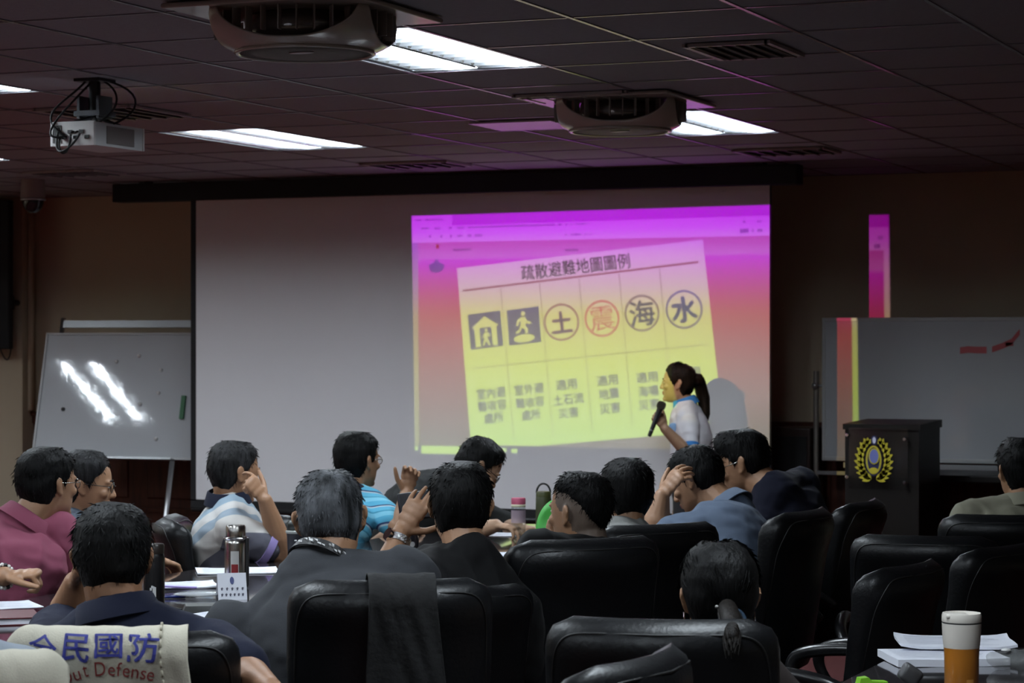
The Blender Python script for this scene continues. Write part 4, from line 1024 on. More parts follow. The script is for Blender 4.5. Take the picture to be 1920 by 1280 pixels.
# --- near row
person('p_navy', 'person in navy polo seen from behind, in the chair under the lettered vest', (213, 944, 5.40), 0, tyaw=-4, nb=(.02, .01, .0), hip=(.02, .10), g=1.12, seat='vest', hair=HB, th=.013, shirt=navy, collar=navy, skin=SK3, strands=1400, sleeve=.8,
       arms={'L': dict(e=(122, 1172, 5.75), w=(141, 1092, 5.68), t=(160, 1020, 5.55), pn=(1, 0, -.3), hand=dict(curl=(40, 50, 55, 60)), sleeve=.8), 'R': dict(e=(448, 1262, 5.22), w=(505, 1292, 5.05), t=(545, 1300, 4.98), sleeve=.95)})
person('p_grey', 'person with short grey hair and charcoal T-shirt wearing a printed neck strap', (619, 880, 6.05), 3, roll=-5, pitch=4, tyaw=-2, nb=(-.03, -.03, .005), hip=(.11, .03), g=1.16, sz=1.02, seat='centre', hair=HG, th=.010, strands=2600, strand_len=.016, lift=.05, shirt=grey, folds=.007, sleeve=.78,
       arms={'L': dict(e=(420, 1178, 5.95), w=(478, 1245, 6.25), sleeve=.78), 'R': 'rest'})
person('p_photo', 'person in black T-shirt and silver watch lifting a dark phone', (862, 867, 6.70), 6, roll=3, tyaw=5, nb=(.02, -.02, .0), hip=(.0, .04), g=1.02, seat='photo', hair=HB, th=.014, strands=1200, shirt=blk, vox=.004,
       arms={'L': dict(e=(716, 1092, 6.85), w=(752, 1000, 6.92), t=(792, 930, 6.93), pn=(.35, -.1, .9), hand=dict(curl=(6, 9, 12, 16), spread=6, tang=58, thumb=None), sh=(806, 1072, 6.72)), 'R': 'rest'})
person('p_fade', 'person with shaved temples and black top hair beside the green fan, turned left', (1088, 884, 7.30), 47, pitch=0, tyaw=28, nb=(.0, -.02, .0), hip=(0, .02), g=1.05, skin=SK, seat='bald', hair=HB, line=FADE, th=.010, strands=900, strand_len=.022, shirt=blk, face=True, sz=1.02,
       arms={'L': dict(e=(1040, 1070, 7.45), w=(1035, 1030, 7.72), t=(1040, 1005, 7.74), pn=(.3, 0, -.9), hand=dict(curl=(70, 70, 70, 70)))})
person('p_bob', 'person with thick black hair in pale grey shirt, left of the hand-on-forehead sitter', (1176, 863, 8.40), 14, pitch=6, tyaw=20, hip=(0, .02), g=.95, sz=.97, seat='twelve', hair=HB, th=.02, line=WOMAN, strands=1200, strand_len=.024, lift=.15, shirt=pgrey)
person('p_blue', 'person in blue-grey polo bent left with a hand on the forehead', (1306, 838, 8.90), 62, pitch=26, roll=4, tyaw=50, nbp=(1374, 968, 8.80), hip=(.06, -.24), g=1.15, sz=1.03, seat='blue', hair=HB, th=.013, strands=900, shirt=bluegrey, collar=bluegrey, face=True, vox=.004, folds=.008,
       arms={'L': dict(sh=(1318, 1000, 8.62), e=(1226, 1006, 8.70), w=(1241, 930, 8.72), t=(1268, 893, 8.72), pn=(.75, -.2, .6), hand=dict(curl=(22, 24, 28, 34), spread=6)), 'R': 'rest'})
person('p_dnavy', 'person in dark navy shirt and spectacles looking down, just right of the presenter', (1392, 807, 9.30), 72, pitch=20, tyaw=58, nbp=(1455, 928, 9.22), hip=(.0, -.18), g=1.14, sz=1.05, seat='navy', hair=HB, th=[(0, .03), (60, .024), (120, .016), (180, .014)], strands=1000, shirt=dnavy, glasses=m_glm, face=True)
person('p_beige', 'person in beige shirt with black hair at the right edge, seen from behind', (1914, 821, 8.90), 10, tyaw=4, hip=(0, .05), g=1.08, seat='right_d', hair=HB, th=.014, shirt=beige, collar=beige, strands=700)
person('p_pony', 'woman in black with a low beaded ponytail and earrings, seen from behind at the bottom', (1348, 1019, 5.25), 3, tyaw=-6, nb=(.02, .0, .02), hip=(.03, .02), sz=.95, g=.94, skin=SK, seat='pony', hair=HB, line=WOMAN, th=.015, strands=2200, strand_len=.05, lift=.02, flow=(.012, -.115, -.035), shirt=cloth('black_brown_blouse', (.016, .011, .010)))
# --- far row
person('p_pink', 'person in pink polo with black hair at the left edge, turned away to the right', (90, 840, 8.20), -42, tyaw=-42, nb=(-.03, -.04, .0), hip=(-.06, -.12), g=1.16, sz=1.02, seat='left_pink', hair=HB, th=.016, strands=900, shirt=pink, collar=pink, glasses=m_glm, folds=.010,
       arms={'R': dict(e=(118, 1096, 8.25), w=(178, 1102, 8.1), sh=(106, 1004, 8.2), sleeve=.72), 'L': 'rest'})
person('p_plaid', 'person in plaid shirt and dark spectacles in profile behind the pink polo', (163, 847, 8.80), -84, pitch=6, tyaw=-70, nb=(0, -.02, 0), hip=(0, -.12), seat='left_plaid', hair=HD, th=.018, strands=800, shirt=plaid, collar=plaid, face=True, glasses=m_gl)
person('p_patch', 'person in patchwork grey and white polo leaning cheek on fist at left of the screen', (440, 827, 9.30), -58, pitch=6, tyaw=-80, nbp=(430, 948, 9.30), hip=(.0, .03), g=1.08, seat='left_polo', hair=HD, th=.012, strands=900, shirt=patch, collar=navy, face=True, vox=.004, sleeve=.6,
       arms={'R': dict(e=(534, 1044, 9.18), w=(497, 938, 9.10), t=(470, 902, 9.08), pn=(-.85, .2, .45), hand=dict(curl=(30, 75, 80, 85), spread=3)), 'L': 'rest'}, cuff=cloth('lilac_band', (.30, .24, .50)))
person('p_stripe', 'person in light blue striped polo with a raised hand, looking at the screen', (671, 810, 10.20), -42, tyaw=-58, nb=(.0, -.02, .0), hip=(0, -.10), seat='left_stripe', hair=HB, th=.015, strands=800, shirt=striped, collar=navy, glasses=m_glm, vox=.004,
       arms={'R': dict(e=(752, 990, 10.0), w=(762, 925, 10.05), t=(771, 878, 10.05), pn=(.25, .1, -1), sh=(694, 950, 10.15), hand=dict(curl=(38, 44, 48, 50), spread=7, tang=40)), 'L': 'rest'})
person('p_bowed', 'person in dark jacket and spectacles bowed over writing below the slide', (898, 824, 10.70), -76, pitch=36, tyaw=-62, nbp=(846, 905, 10.75), hip=(-.05, -.38), sz=1.02, g=1.08, skin=SK2, seat='left_end', hair=HB, th=.018, strands=800, shirt=jacket, face=True, glasses=m_gl, vox=.0045, sleeve=1.0,
       arms={'R': dict(e=(868, 1000, 10.35), w=(930, 985, 10.25), t=(968, 990, 10.2), pn=(0, -1, 0), sleeve=.85, hand=dict(curl=(28, 32, 36, 40))), 'L': dict(e=(955, 992, 10.9), w=(978, 990, 10.5), t=(1006, 992, 10.3), pn=(0, -1, .1), hand=dict(curl=(30, 34, 38, 42)))})
person('p_bracelet', 'person beyond the left edge, only a fist with a bead bracelet showing', (-300, 862, 7.35), -60, tyaw=-60, hip=(0, -.10), hair=HB, shirt=cloth('maroon_shirt', (.05, .012, .012)), vox=.004, strands=200,
       arms={'L': dict(e=(-120, 1108, 7.1), w=(8, 1080, 6.85), t=(70, 1074, 6.85), pn=(.1, -1, .15), hand=dict(curl=(62, 64, 66, 68), spread=0, tcurl=20, tang=30)), 'R': 'rest'})
person('p_corner', 'person in bluish grey shirt mostly outside the lower left corner, one shoulder showing', (-150, 968, 4.85), 4, hip=(0, .05), g=1.05, seat='corner', hair=HB, shirt=bshirt, strands=200)
# --- the presenter
person('p_speaker', 'standing woman with long ponytail and blue-trimmed white polo speaking into a microphone', (1271, 681, 13.60), 80, pitch=-2, tyaw=88, nb=(0, -.005, 0), hip=(0, -.02), sz=.93, g=.92, skin=SK2, hair=HBR, line=WOMAN, th=.013, strands=900, strand_len=.05, lift=.02, flow=(0, -.115, .035), shirt=wpolo, collar=ublue, face=True, stand=True, vox=.004, sleeve=.72, cuff=ublue,
       arms={'L': dict(e=(1294, 853, 13.35), w=(1246, 803, 13.30), t=(1229, 770, 13.27), pn=(-.6, .2, .75), hand=dict(curl=(62, 66, 70, 74), spread=2, tang=30)), 'R': 'down'})
# ------------------------------------------------------------------ things worn or held
def sub(key, b, name, m, smooth=True, fa=None): I = INFO[key]; return b.build(name, m, I['root'], smooth, org=I['org'], flat_angle=fa)
# ponytail, hair tie, beads and earrings of the woman in front
I = INFO['p_pony']; L = I['L']
def tail(key, pts, rad, seed, n, hm, spread):
    b = MB(); b.tube(pts, rad, 14); rn = random.Random(seed); k = len(pts)
    for _ in range(n):
        off = Vector((rn.gauss(0, 1), rn.gauss(0, 1), rn.gauss(0, .3))); off = off.normalized() * rn.uniform(.6, 1.15)
        ps = [p + off * r * (.9 + .25 * i / k) + Vector((0, 0, -.004 * i * rn.random())) for i, (p, r) in enumerate(zip(pts, rad))]
        e = ps[-1] + (ps[-1] - ps[-2]) * rn.uniform(.1, spread); b.tube(ps + [e], [.0016] * k + [.0004], 4)
    return sub(key, b, 'ponytail', hm)
H2 = hair_mat('brown_tipped_hair', (.010, .0075, .006), (.004, .003, .0025), 60)
hz = L((.012, -.118, -.045)); pt = [L((.012, -.09, -.03)), hz, W(1364, 1140, 5.07), W(1372, 1168, 4.93), W(1372, 1198, 4.80)]
tail('p_pony', pt, [.018, .018, .020, .022, .014], 4, 140, H2, .6)
b = MB(); b.tube([hz + I['Rh'] @ Vector((.027 * math.cos(2 * PI * k / 20), -.012 + .006 * math.sin(4 * PI * k / 20), .026 * math.sin(2 * PI * k / 20))) for k in range(20)], .006, 8, close=True); o = sub('p_pony', b, 'hair_tie', mat('satin_tie', (.03, .05, .08), .25))
for q in ((1344, 1137), (1350, 1142)):
    b = MB(); b.ell(W(*q, 5.06), .0038); b.build('bead', mat('pearl_bead', (.34, .33, .31), .2), o, True, org=I['org'])
for s_, q in ((1, (1398, 1160)), (-1, (1296, 1158))):
    b = MB(); e = L((s_ * .083, -.008, -.036)); b.tube([e, e - Vector((0, 0, .028))], .0015, 6); b.ell(e - Vector((0, 0, .034)), .006 if s_ > 0 else .003); sub('p_pony', b, 'earring', m_chrome)
# presenter's ponytail, badge and microphone
I = INFO['p_speaker']; L = I['L']
b = tail('p_speaker', [L((0, -.09, .035)), L((0, -.125, .03)), W(1311, 716, 13.62), W(1319, 745, 13.62), W(1322, 775, 13.6), W(1320, 798, 13.58)], [.03, .034, .034, .032, .024, .010], 9, 90, HBR, .3)
b = MB(); c = W(1262, 801, 13.47); R = Matrix((Vector((CS, SN, 0)), fdir(0), Vector((0, 0, 1)))).transposed(); b.ell(c, (.026, .01, .026), R); sub('p_speaker', b, 'chest_emblem', mat('emblem_cloth', (.25, .42, .66), .7))
mt, mb_ = W(1243, 752, 13.24), W(1217, 818, 13.24); ax_ = (mt - mb_)
t = thing('microphone', mb_, 'black handheld wireless microphone at the presenter\'s mouth', 'microphone')
q = ax_.to_track_quat('Z', 'Y').to_matrix(); ln = ax_.length
b = MB(); b.lathe([(.009, 0), (.0115, .01), (.012, .05), (.0145, ln * .55), (.017, ln * .76), (.0185, ln * .79)], n=20, R=q); b.build('handle', m_black, t, True, flat_angle=50)
b = MB(); b.lathe([(.0185, ln * .79), (.024, ln * .81), (.026, ln * .86), (.025, ln * .93), (.018, ln * .985), (.002, ln)], n=20, R=q); b.build('grille', mat('mic_grille', (.09, .085, .07), .4, metal=.7, bump=1, bump_s=900), t, True)
b = MB(); b.lathe([(.0125, ln * .16), (.0127, ln * .19)], n=20, R=q); b.build('band', m_alu, t)
# neck strap of the grey-haired man
I = INFO['p_grey']; ca = (I['nk'] - I['Nb']).normalized(); b = MB()
rtv = I['tf'].cross(ca).normalized(); fwv = ca.cross(rtv); c = I['Nb'] + ca * .048 - I['tf'] * .004
n = 40; vs = []; r0 = I['rn'] * 1.22
def strap_pt(a, h, g=1): return c + (rtv * math.sin(a) + fwv * math.cos(a)) * r0 * (g + (.10 if h < 0 else 0)) + ca * (h - .03 * math.cos(a) * .5)
for k in range(n): a = 2 * PI * k / n; vs += [strap_pt(a, .012), strap_pt(a, -.012), strap_pt(a, -.012, .95), strap_pt(a, .012, .95)]
b.add(vs, [(k * 4 + q_, k * 4 + (q_ + 1) % 4, ((k + 1) % n) * 4 + (q_ + 1) % 4, ((k + 1) % n) * 4 + q_) for k in range(n) for q_ in range(4)])
st = sub('p_grey', b, 'neck_strap', m_black, False)
b = MB(); rn = random.Random(5)
for k in range(9):
    a0 = PI - 1.0 + k * .235
    for q_ in range(2):
        a1 = a0 + rn.uniform(.05, .12); h0 = rn.uniform(-.009, .0); h1 = h0 + rn.uniform(.004, .008)
        b.add([strap_pt(a0, h0, 1.03 if h0 >= 0 else 1.03), strap_pt(a1, h0 + .002, 1.03), strap_pt(a1 + .02, h1, 1.03 if h1 < 0 else 1.13), strap_pt(a0 + .02, h1, 1.03 if h1 < 0 else 1.13)], [(0, 1, 2, 3)]); a0 = a1 + .02
b.build('strap_print', mat('strap_white', (.6, .6, .6), .6), st, org=I['org'])
# watch and phone of the man taking a picture
I = INFO['p_photo']; S, E, Wr = I['chains']['L']; d = (Wr - E).normalized(); p0 = Wr - d * .022
b = MB(); q = d.to_track_quat('Z', 'Y').to_matrix(); b.lathe([(.033, -.012), (.0365, -.010), (.0365, .010), (.033, .012)], n=24, R=q, c=p0, cap=False); w_ = sub('p_photo', b, 'watch', mat('watch_steel', (.62, .62, .62), .18, metal=1, bump=.8, bump_s=160), True, 40)
side = (-Vector((CS, SN, 0)) * .8 - fdir(0) * .6); side = (side - d * side.dot(d)).normalized(); q2 = side.to_track_quat('Z', 'Y').to_matrix()
b = MB(); b.lathe([(.019, .028), (.021, .034), (.019, .043), (.001, .043)], n=24, R=q2, c=p0); b.build('watch_case', m_chrome, w_, True, flat_angle=40, org=I['org'])
ph = W(778, 948, 7.10); R = Matrix.Rotation(YAW + .18, 3, 'Z') @ Matrix.Rotation(-.15, 3, 'X') @ Matrix.Rotation(-.12, 3, 'Y')
t = thing('phone', ph, 'dark phone held up by the man in the black T-shirt', 'phone'); b = MB(); b.box((0, 0, 0), (.10, .012, .085), R, bev=.005); b.build('case', mat('phone_case', (.006, .006, .012), .4), t, True, flat_angle=40)
b = MB(); b.box(R @ Vector((0, -.0065, 0)), (.088, .001, .074), R); b.build('screen', mat('phone_glass', (.008, .008, .012), .35), t)
# bead bracelet
I = INFO['p_bracelet']; S, E, Wr = I['chains']['L']; d = (Wr - E).normalized(); q = d.to_track_quat('Z', 'Y').to_matrix(); b = MB(); b.tube([Wr - d * .004 + q @ Vector((.034 * math.cos(2 * PI * k / 20), .032 * math.sin(2 * PI * k / 20), 0)) for k in range(20)], .003, 6, close=True); br = sub('p_bracelet', b, 'bracelet', m_black)
for k in range(20):
    b = MB(); b.ell(Wr - d * .004 + q @ Vector((.036 * math.cos(2 * PI * k / 20), .034 * math.sin(2 * PI * k / 20), 0)), .0062, n=10); b.build('bead', m_black if k % 4 == 0 else mat('white_bead', (.7, .7, .68), .25), br, True, org=I['org'])
# green hand fan
c = W(1036, 985, 7.78); t = thing('hand_fan', c, 'round green plastic hand fan before the face of the man with shaved temples', 'hand fan')
R = Matrix.Rotation(YAW - .95, 3, 'Z') @ Matrix.Rotation(-.22, 3, 'X'); gm = mat('green_plastic', (.06, .42, .06), .4)
b = MB(); n = 40; b.lathe([(.001, .008), (.045, .006), (.055, .012), (.085, .004), (.088, 0), (.085, -.003), (.05, .006), (.001, .002)], n=n, R=R @ Matrix.Rotation(PI / 2, 3, 'X')); b.build('blade', gm, t, True)
b = MB(); b.lathe([(.016, .0), (.02, .01), (.012, .016), (.001, .017)], n=20, R=R @ Matrix.Rotation(PI / 2, 3, 'X'), c=R @ Vector((.05, -.02, .03))); b.tube([R @ Vector((0, 0, -.08)), R @ Vector((0, 0, -.17))], [.011, .009], 8); b.build('handle', mat('pale_green_plastic', (.35, .62, .35), .4), t, True)

# ------------------------------------------------------------------ vests over the chair backs
m_vest = mat('cream_vest_cloth', (.50, .47, .38), .85, bump=.2, bump_s=260, noise_s=9, noise_a=.08)
def vest(ck, label, x0, x1, seed, drop=.50, name='vest', lace=True):
    ch = chairs[ck]; zs = ch.scale.z; M = Matrix.Translation(ch.location) @ Matrix.Rotation(ch.rotation_euler.z, 4, 'Z'); t = thing(name, M @ Vector((0, -.33, zs)), label, 'vest'); t.rotation_euler = (0, 0, ch.rotation_euler.z); ti = Matrix.Translation(M @ Vector((0, -.33, zs))) @ Matrix.Rotation(ch.rotation_euler.z, 4, 'Z'); ti.invert()
    def surf(u, v, off=0):
        """u across the back, v from the inner flap (-.12) over the top (0) down the outer face, in metres"""
        x = u; uu = x / BW; lean = lambda z: -.27 + BEND * min(1.3, uu * uu) - .09 * (z - .44) / .56
        dz = .02 * max(0, abs(uu) - .75) * 4 * 0 + (.05 * max(0, (abs(uu) - .80) / .25) ** 2)
        top = 1.0 + .012 - dz
        wr = .008 * noise.noise(Vector((u * 13 + v * 5, v * 3.2, seed))) + .006 * noise.noise(Vector((u * 30 - v * 9, v * 7, seed + 9)))
        r = .062; arc = PI * r
        if v < -arc / 2: z = top - r - (-arc / 2 - v); y = lean(z) + r + wr
        elif v > arc / 2: z = top - r - (v - arc / 2); y = lean(z) - r - wr - .004 - off
        else: a = v / r; z = top - r + (r + wr * .6 + off) * math.cos(a); y = lean(top - r) - (r + wr + off + .004) * math.sin(a)
        return ti @ (M @ Vector((x, y, z * zs)))
    nu, nv = 90, 90; vs = []; fs = []
    for i in range(nu + 1):
        for j in range(nv + 1):
            v = -.18 + (drop + .18) * j / nv; u = x0 + (x1 - x0) * i / nu + max(0, v - .1) * .16 * (i / nu - .2); vs.append(surf(u, v))
    for i in range(nu):
        for j in range(nv): a = i * (nv + 1) + j; fs.append((a, a + 1, a + nv + 2, a + nv + 1))
    b = MB(); b.add(vs, fs); o = b.build('cloth', m_vest, t, True); sm = o.modifiers.new('thick', 'SOLIDIFY'); sm.thickness = .004; sm.offset = 0
    if not lace: return t, surf
    b = MB(); pts = [surf(x1 - .055 + max(0, v - .1) * .13, v, .006) for v in [-.06 + .02 * k for k in range(28)]]
    rn = random.Random(seed)
    for k in range(len(pts) - 1): b.tube([pts[k], pts[k].lerp(pts[k + 1], .7)], .0026, 6)
    b.build('lacing', mat('cord_cream', (.42, .39, .30), .8), t, True)
    return t, surf
tv, sv = vest('vest', 'cream vest with blue Chinese and red English lettering over the lower left chair back', -.245, .135, 2)
k_ = F / 5.0
def vpx(px, py): return sv((px - 232) / k_, (py - 1184) / k_ * 1.0 + .040, .007)
def vtext(items, m, name, bold):
    b = MB()
    for s_, x, y, w, h, a in items: put_text(b, s_, (x, y), w, h, a, vpx, bold)
    return b.build(name, m, tv, fixn=False)
vtext([('全', 86, 1214, 52, 48, 10), ('民', 148, 1212, 50, 50, 5), ('國', 208, 1208, 50, 44, 0), ('防', 272, 1213, 55, 50, 4)], mat('vest_blue', (.025, .03, .22), .8), 'chinese_lettering', .018)
arc = []
word = [('A', 66), ('l', 84), ('l', 96), ('-', 112), ('O', 130), ('u', 151), ('t', 166), ('D', 193), ('e', 214), ('f', 228), ('e', 241), ('n', 257), ('s', 272), ('e', 285)]
for ch_, x in word:
    dx = (x - 205) / 100; y = 1250 + 16 * dx * dx * (1 if dx > 0 else 1.9); hgt = {'-': 3, 'l': 27, 'A': 27, 'O': 26, 't': 22, 'D': 27, 'f': 26}.get(ch_, 17); wd = {'-': 9, 'l': 4, 'A': 20, 'O': 22, 'D': 19, 't': 9, 'f': 10, 's': 10}.get(ch_, 13)
    if hgt < 20 and ch_ != '-': y += 5
    arc.append((ch_, x, y, wd, hgt, 16 * dx * (1 if dx > 0 else 1.9)))
vtext(arc, mat('vest_red', (.20, .02, .02), .8), 'english_lettering', 0)
vest('corner', 'plain cream vest over the chair cut by the lower left corner', -.24, .25, 5, lace=False)
# dark jacket over the centre chair
m_vest_keep = m_vest; m_vest = mat('dark_jacket_cloth', (.005, .0052, .0055), .9, bump=.3, bump_s=60)
vest('centre', 'dark jacket hung over the chair behind the grey-haired man', -.06, .10, 8, .34, 'jacket', False)
m_vest = m_vest_keep

# ------------------------------------------------------------------ bottles, papers and cards on the tables
def on_t(px, py): return on_z(px, py, TABLE)
m_paper = mat('white_paper', (.78, .80, .88), .8); m_print = mat('pale_print', (.40, .42, .50), .8)
def bottle(name, p, label, cat): return thing(name, (p.x, p.y, TABLE), label, cat)
# steel thermos
p = on_t(442, 1102); t = bottle('thermos', p, 'steel thermos flask with a red and white label beside the folded name card', 'flask')
b = MB(); b.lathe([(.036, 0), (.038, .004), (.038, .155), (.036, .163), (.034, .166)], n=40); b.build('body', m_steel, t, True, flat_angle=40)
b = MB(); b.lathe([(.035, .166), (.040, .168), (.041, .174), (.036, .178)], n=40); b.build('ring', m_chrome, t, True, flat_angle=60)
b = MB(); b.lathe([(.034, .178), (.034, .212), (.031, .217), (.001, .218)], n=40); b.build('cap', m_steel, t, True, flat_angle=40)
b = MB(); b.lathe([(.039, .0), (.039, .045)], n=40, cap=False); b.build('dark_base', m_black, t, True)
Rt = Matrix.Rotation(YAW, 3, 'Z')
def wrap(t, name, m, a0, a1, z0, z1, r, n=10):
    b = MB(); vs = [Vector((r * math.sin(a0 + (a1 - a0) * k / n + YAW), -r * math.cos(a0 + (a1 - a0) * k / n + YAW), z)) for z in (z0, z1) for k in range(n + 1)]
    b.add(vs, [(k, k + 1, n + 2 + k, n + 1 + k) for k in range(n)]); return b.build(name, m, t, True, fixn=False)
wrap(t, 'white_label', mat('label_white', (.6, .6, .58), .5), -.35, .40, .015, .13, .0386); wrap(t, 'red_label', mat('label_red', (.25, .012, .016), .5), -.28, .33, .03, .085, .0390)
b = MB(); b.box(Rt @ Vector((.040, -.004, .09)), (.012, .02, .17), Rt, bev=.004); b.build('carry_strap', m_black, t)
# tall black printed bottle behind the navy polo
p = W(289, 1018, 6.75); t = bottle('black_bottle', p, 'tall black bottle with white print, right of the navy polo man\'s head', 'bottle'); hb = p.z - TABLE
b = MB(); b.lathe([(.028, 0), (.030, .004), (.030, hb - .04), (.027, hb - .03)], n=32); b.build('body', mat('gloss_black', (.008, .008, .009), .25), t, True, flat_angle=40)
b = MB(); b.lathe([(.028, hb - .03), (.029, hb - .006), (.026, hb - .001), (.001, hb)], n=32); b.build('cap', mat('cap_brown_black', (.02, .016, .014), .3), t, True, flat_angle=40)
m_wp = mat('white_print', (.5, .5, .5), .6)
b = MB(); r_ = .0304
def cyl(x, z): a = x / r_ + YAW; return Vector((r_ * math.sin(a), -r_ * math.cos(a), z))
zt_ = hb
for (x0, z0, x1, z1) in ((-.004, -.125, .002, -.118), (.000, -.140, .006, -.120), (.004, -.150, .010, -.122), (-.008, -.132, -.002, -.124), (-.014, -.160, .004, -.157), (-.018, -.172, .010, -.168), (-.016, -.182, .008, -.178)):
    b.add([cyl(x0, zt_ + z0), cyl(x1, zt_ + z0), cyl(x1, zt_ + z1), cyl(x0, zt_ + z1)], [(0, 1, 2, 3)])
for cx in (-.012, .004):
    n = 18
    for k in range(n):
        a, c2 = 2 * PI * k / n, 2 * PI * (k + 1) / n; b.add([cyl(cx + .007 * math.cos(a), zt_ - .198 + .008 * math.sin(a)), cyl(cx + .007 * math.cos(c2), zt_ - .198 + .008 * math.sin(c2)), cyl(cx + .005 * math.cos(c2), zt_ - .198 + .006 * math.sin(c2)), cyl(cx + .005 * math.cos(a), zt_ - .198 + .006 * math.sin(a))], [(0, 1, 2, 3)])
b.add([cyl(.001, zt_ - .23), cyl(.004, zt_ - .23), cyl(.004, zt_ - .212), cyl(.001, zt_ - .212)], [(0, 1, 2, 3)]); b.build('print', m_wp, t, fixn=False)
# dark bottle with white dots
p = on_t(768, 1078); t = bottle('dark_bottle', p, 'dark bottle with round white marks behind the silver watch', 'bottle')
b = MB(); b.lathe([(.033, 0), (.034, .004), (.034, .13), (.024, .16), (.024, .19), (.001, .191)], n=32); b.build('body', mat('gloss_navy', (.010, .010, .014), .2), t, True, flat_angle=40)
b = MB(); r_ = .0346
for cx, cz, r0 in ((.012, .115, .010), (-.012, .072, .006), (-.010, .098, .005)):
    b.add([Vector(((r_ if cz < .13 else .03) * math.sin((cx + r0 * math.cos(2 * PI * k / 14)) / r_ + YAW), -r_ * math.cos((cx + r0 * math.cos(2 * PI * k / 14)) / r_ + YAW), cz + r0 * math.sin(2 * PI * k / 14))) for k in range(14)], [tuple(range(14))])
b.build('print', m_wp, t, fixn=False)
# dark lidded cup left of the grey-haired man
p = on_t(556, 1066); t = bottle('travel_cup', p, 'dark travel cup with a domed lid and pale rim left of the grey-haired man', 'cup')
b = MB(); b.lathe([(.030, 0), (.036, .12), (.038, .135)], n=32); b.build('body', mat('cup_dark', (.02, .022, .03), .35), t, True, flat_angle=40)
b = MB(); b.lathe([(.038, .133), (.041, .136), (.041, .142), (.037, .145)], n=32); b.build('rim', mat('cup_rim', (.42, .44, .42), .3), t, True, flat_angle=40)
b = MB(); b.lathe([(.037, .145), (.036, .17), (.031, .182), (.001, .184)], n=32); b.build('lid', mat('cup_lid', (.016, .022, .020), .35), t, True)
# clear bottle with the pink cap
p = on_t(972, 1010); t = bottle('clear_bottle', p, 'clear water bottle with a pink cap', 'bottle'); hb = .178
b = MB(); b.lathe([(.028, 0), (.031, .006), (.031, .130), (.030, .138)], n=32); b.build('body', glass_mat('clear_plastic', (.82, .86, .86), .10), t, True)
b = MB(); b.lathe([(.0312, .07), (.0312, .125)], n=32, cap=False); b.build('frosted_print', mat('frosted_pink', (.55, .42, .50), .5, alpha=.55), t, True)
b = MB(); b.lathe([(.030, .138), (.031, .140), (.031, .150)], n=32); b.build('collar', mat('yellow_collar', (.62, .60, .42), .4), t, True)
b = MB(); b.lathe([(.0305, .150), (.031, .152), (.031, .172), (.029, .177), (.001, .178)], n=32); b.build('cap', mat('pink_cap', (.60, .13, .22), .4), t, True, flat_angle=40)
# olive bottle with the loop
p = on_t(1019, 1005); t = bottle('olive_bottle', p, 'olive green bottle with a carrying loop', 'bottle'); m_ol = mat('olive_paint', (.050, .058, .022), .45)
b = MB(); b.lathe([(.032, 0), (.034, .004), (.034, .165), (.032, .172)], n=32); b.build('body', m_ol, t, True, flat_angle=40)
b = MB(); b.lathe([(.033, .172), (.033, .192), (.031, .196), (.001, .197)], n=32); b.build('lid', mat('olive_lid', (.06, .068, .02), .4), t, True, flat_angle=40)
b = MB(); b.tube([Rt @ Vector((.030 * math.cos(PI * k / 16), 0, .190 + .040 * math.sin(PI * k / 16))) for k in range(17)], .0045, 8); b.build('loop', m_black, t, True)
# folded name cards
def card_tent(px, py, w, h, yaw, label, glossy=False, rows=True):
    p = on_t(px, py); t = thing('name_card', p, label, 'name card', 'folded name cards'); t.rotation_euler = (0, 0, YAW + math.radians(yaw)); d = h * .45
    b = MB(); vs = [(-w / 2, -d, 0), (w / 2, -d, 0), (-w / 2, 0, h), (w / 2, 0, h), (-w / 2, d, 0), (w / 2, d, 0)]; b.add(vs, [(0, 1, 3, 2), (2, 3, 5, 4)]); o = b.build('card', mat('card_gloss', (.66, .66, .70), .15, coat=.8) if glossy else m_paper, t); s_ = o.modifiers.new('thick', 'SOLIDIFY'); s_.thickness = .0015
    fp = lambda u, v: Vector((u, -d + (v / h) * d - .0016, v))
    if rows:
        b = MB()
        for r_i, n_ in ((.42, 5), (.20, 6)):
            for k in range(n_):
                x = -w * .36 + w * .72 * k / (n_ - 1)
                for (a, c) in ((-.003, .0028), (-.0005, .0045)): b.add([fp(x + a, h * r_i - .005), fp(x + a + .002, h * r_i - .005), fp(x + a + .002, h * r_i + c), fp(x + a, h * r_i + c)], [(0, 1, 2, 3)])
                b.add([fp(x - .004, h * r_i), fp(x + .004, h * r_i), fp(x + .004, h * r_i + .002), fp(x - .004, h * r_i + .002)], [(0, 1, 2, 3)])
        b.build('card_print', mat('card_ink', (.05, .05, .09), .7), t, fixn=False)
        b = MB(); b.add([fp(w * .0 + .007 * math.cos(2 * PI * k / 20), h * .72 + .012 * math.sin(2 * PI * k / 20)) for k in range(20)], [tuple(range(20))]); b.build('card_emblem', mat('card_emblem_blue', (.06, .08, .22), .6), t, fixn=False)
    return t
card_tent(434, 1122, .095, .085, 14, 'white folded name card in front of the steel thermos')
card_tent(1010, 1040, .085, .088, 18, 'white folded name card in front of the pink-capped bottle')
card_tent(846, 1054, .07, .075, 32, 'shiny folded name card beside the black T-shirt man\'s neck', True, False)
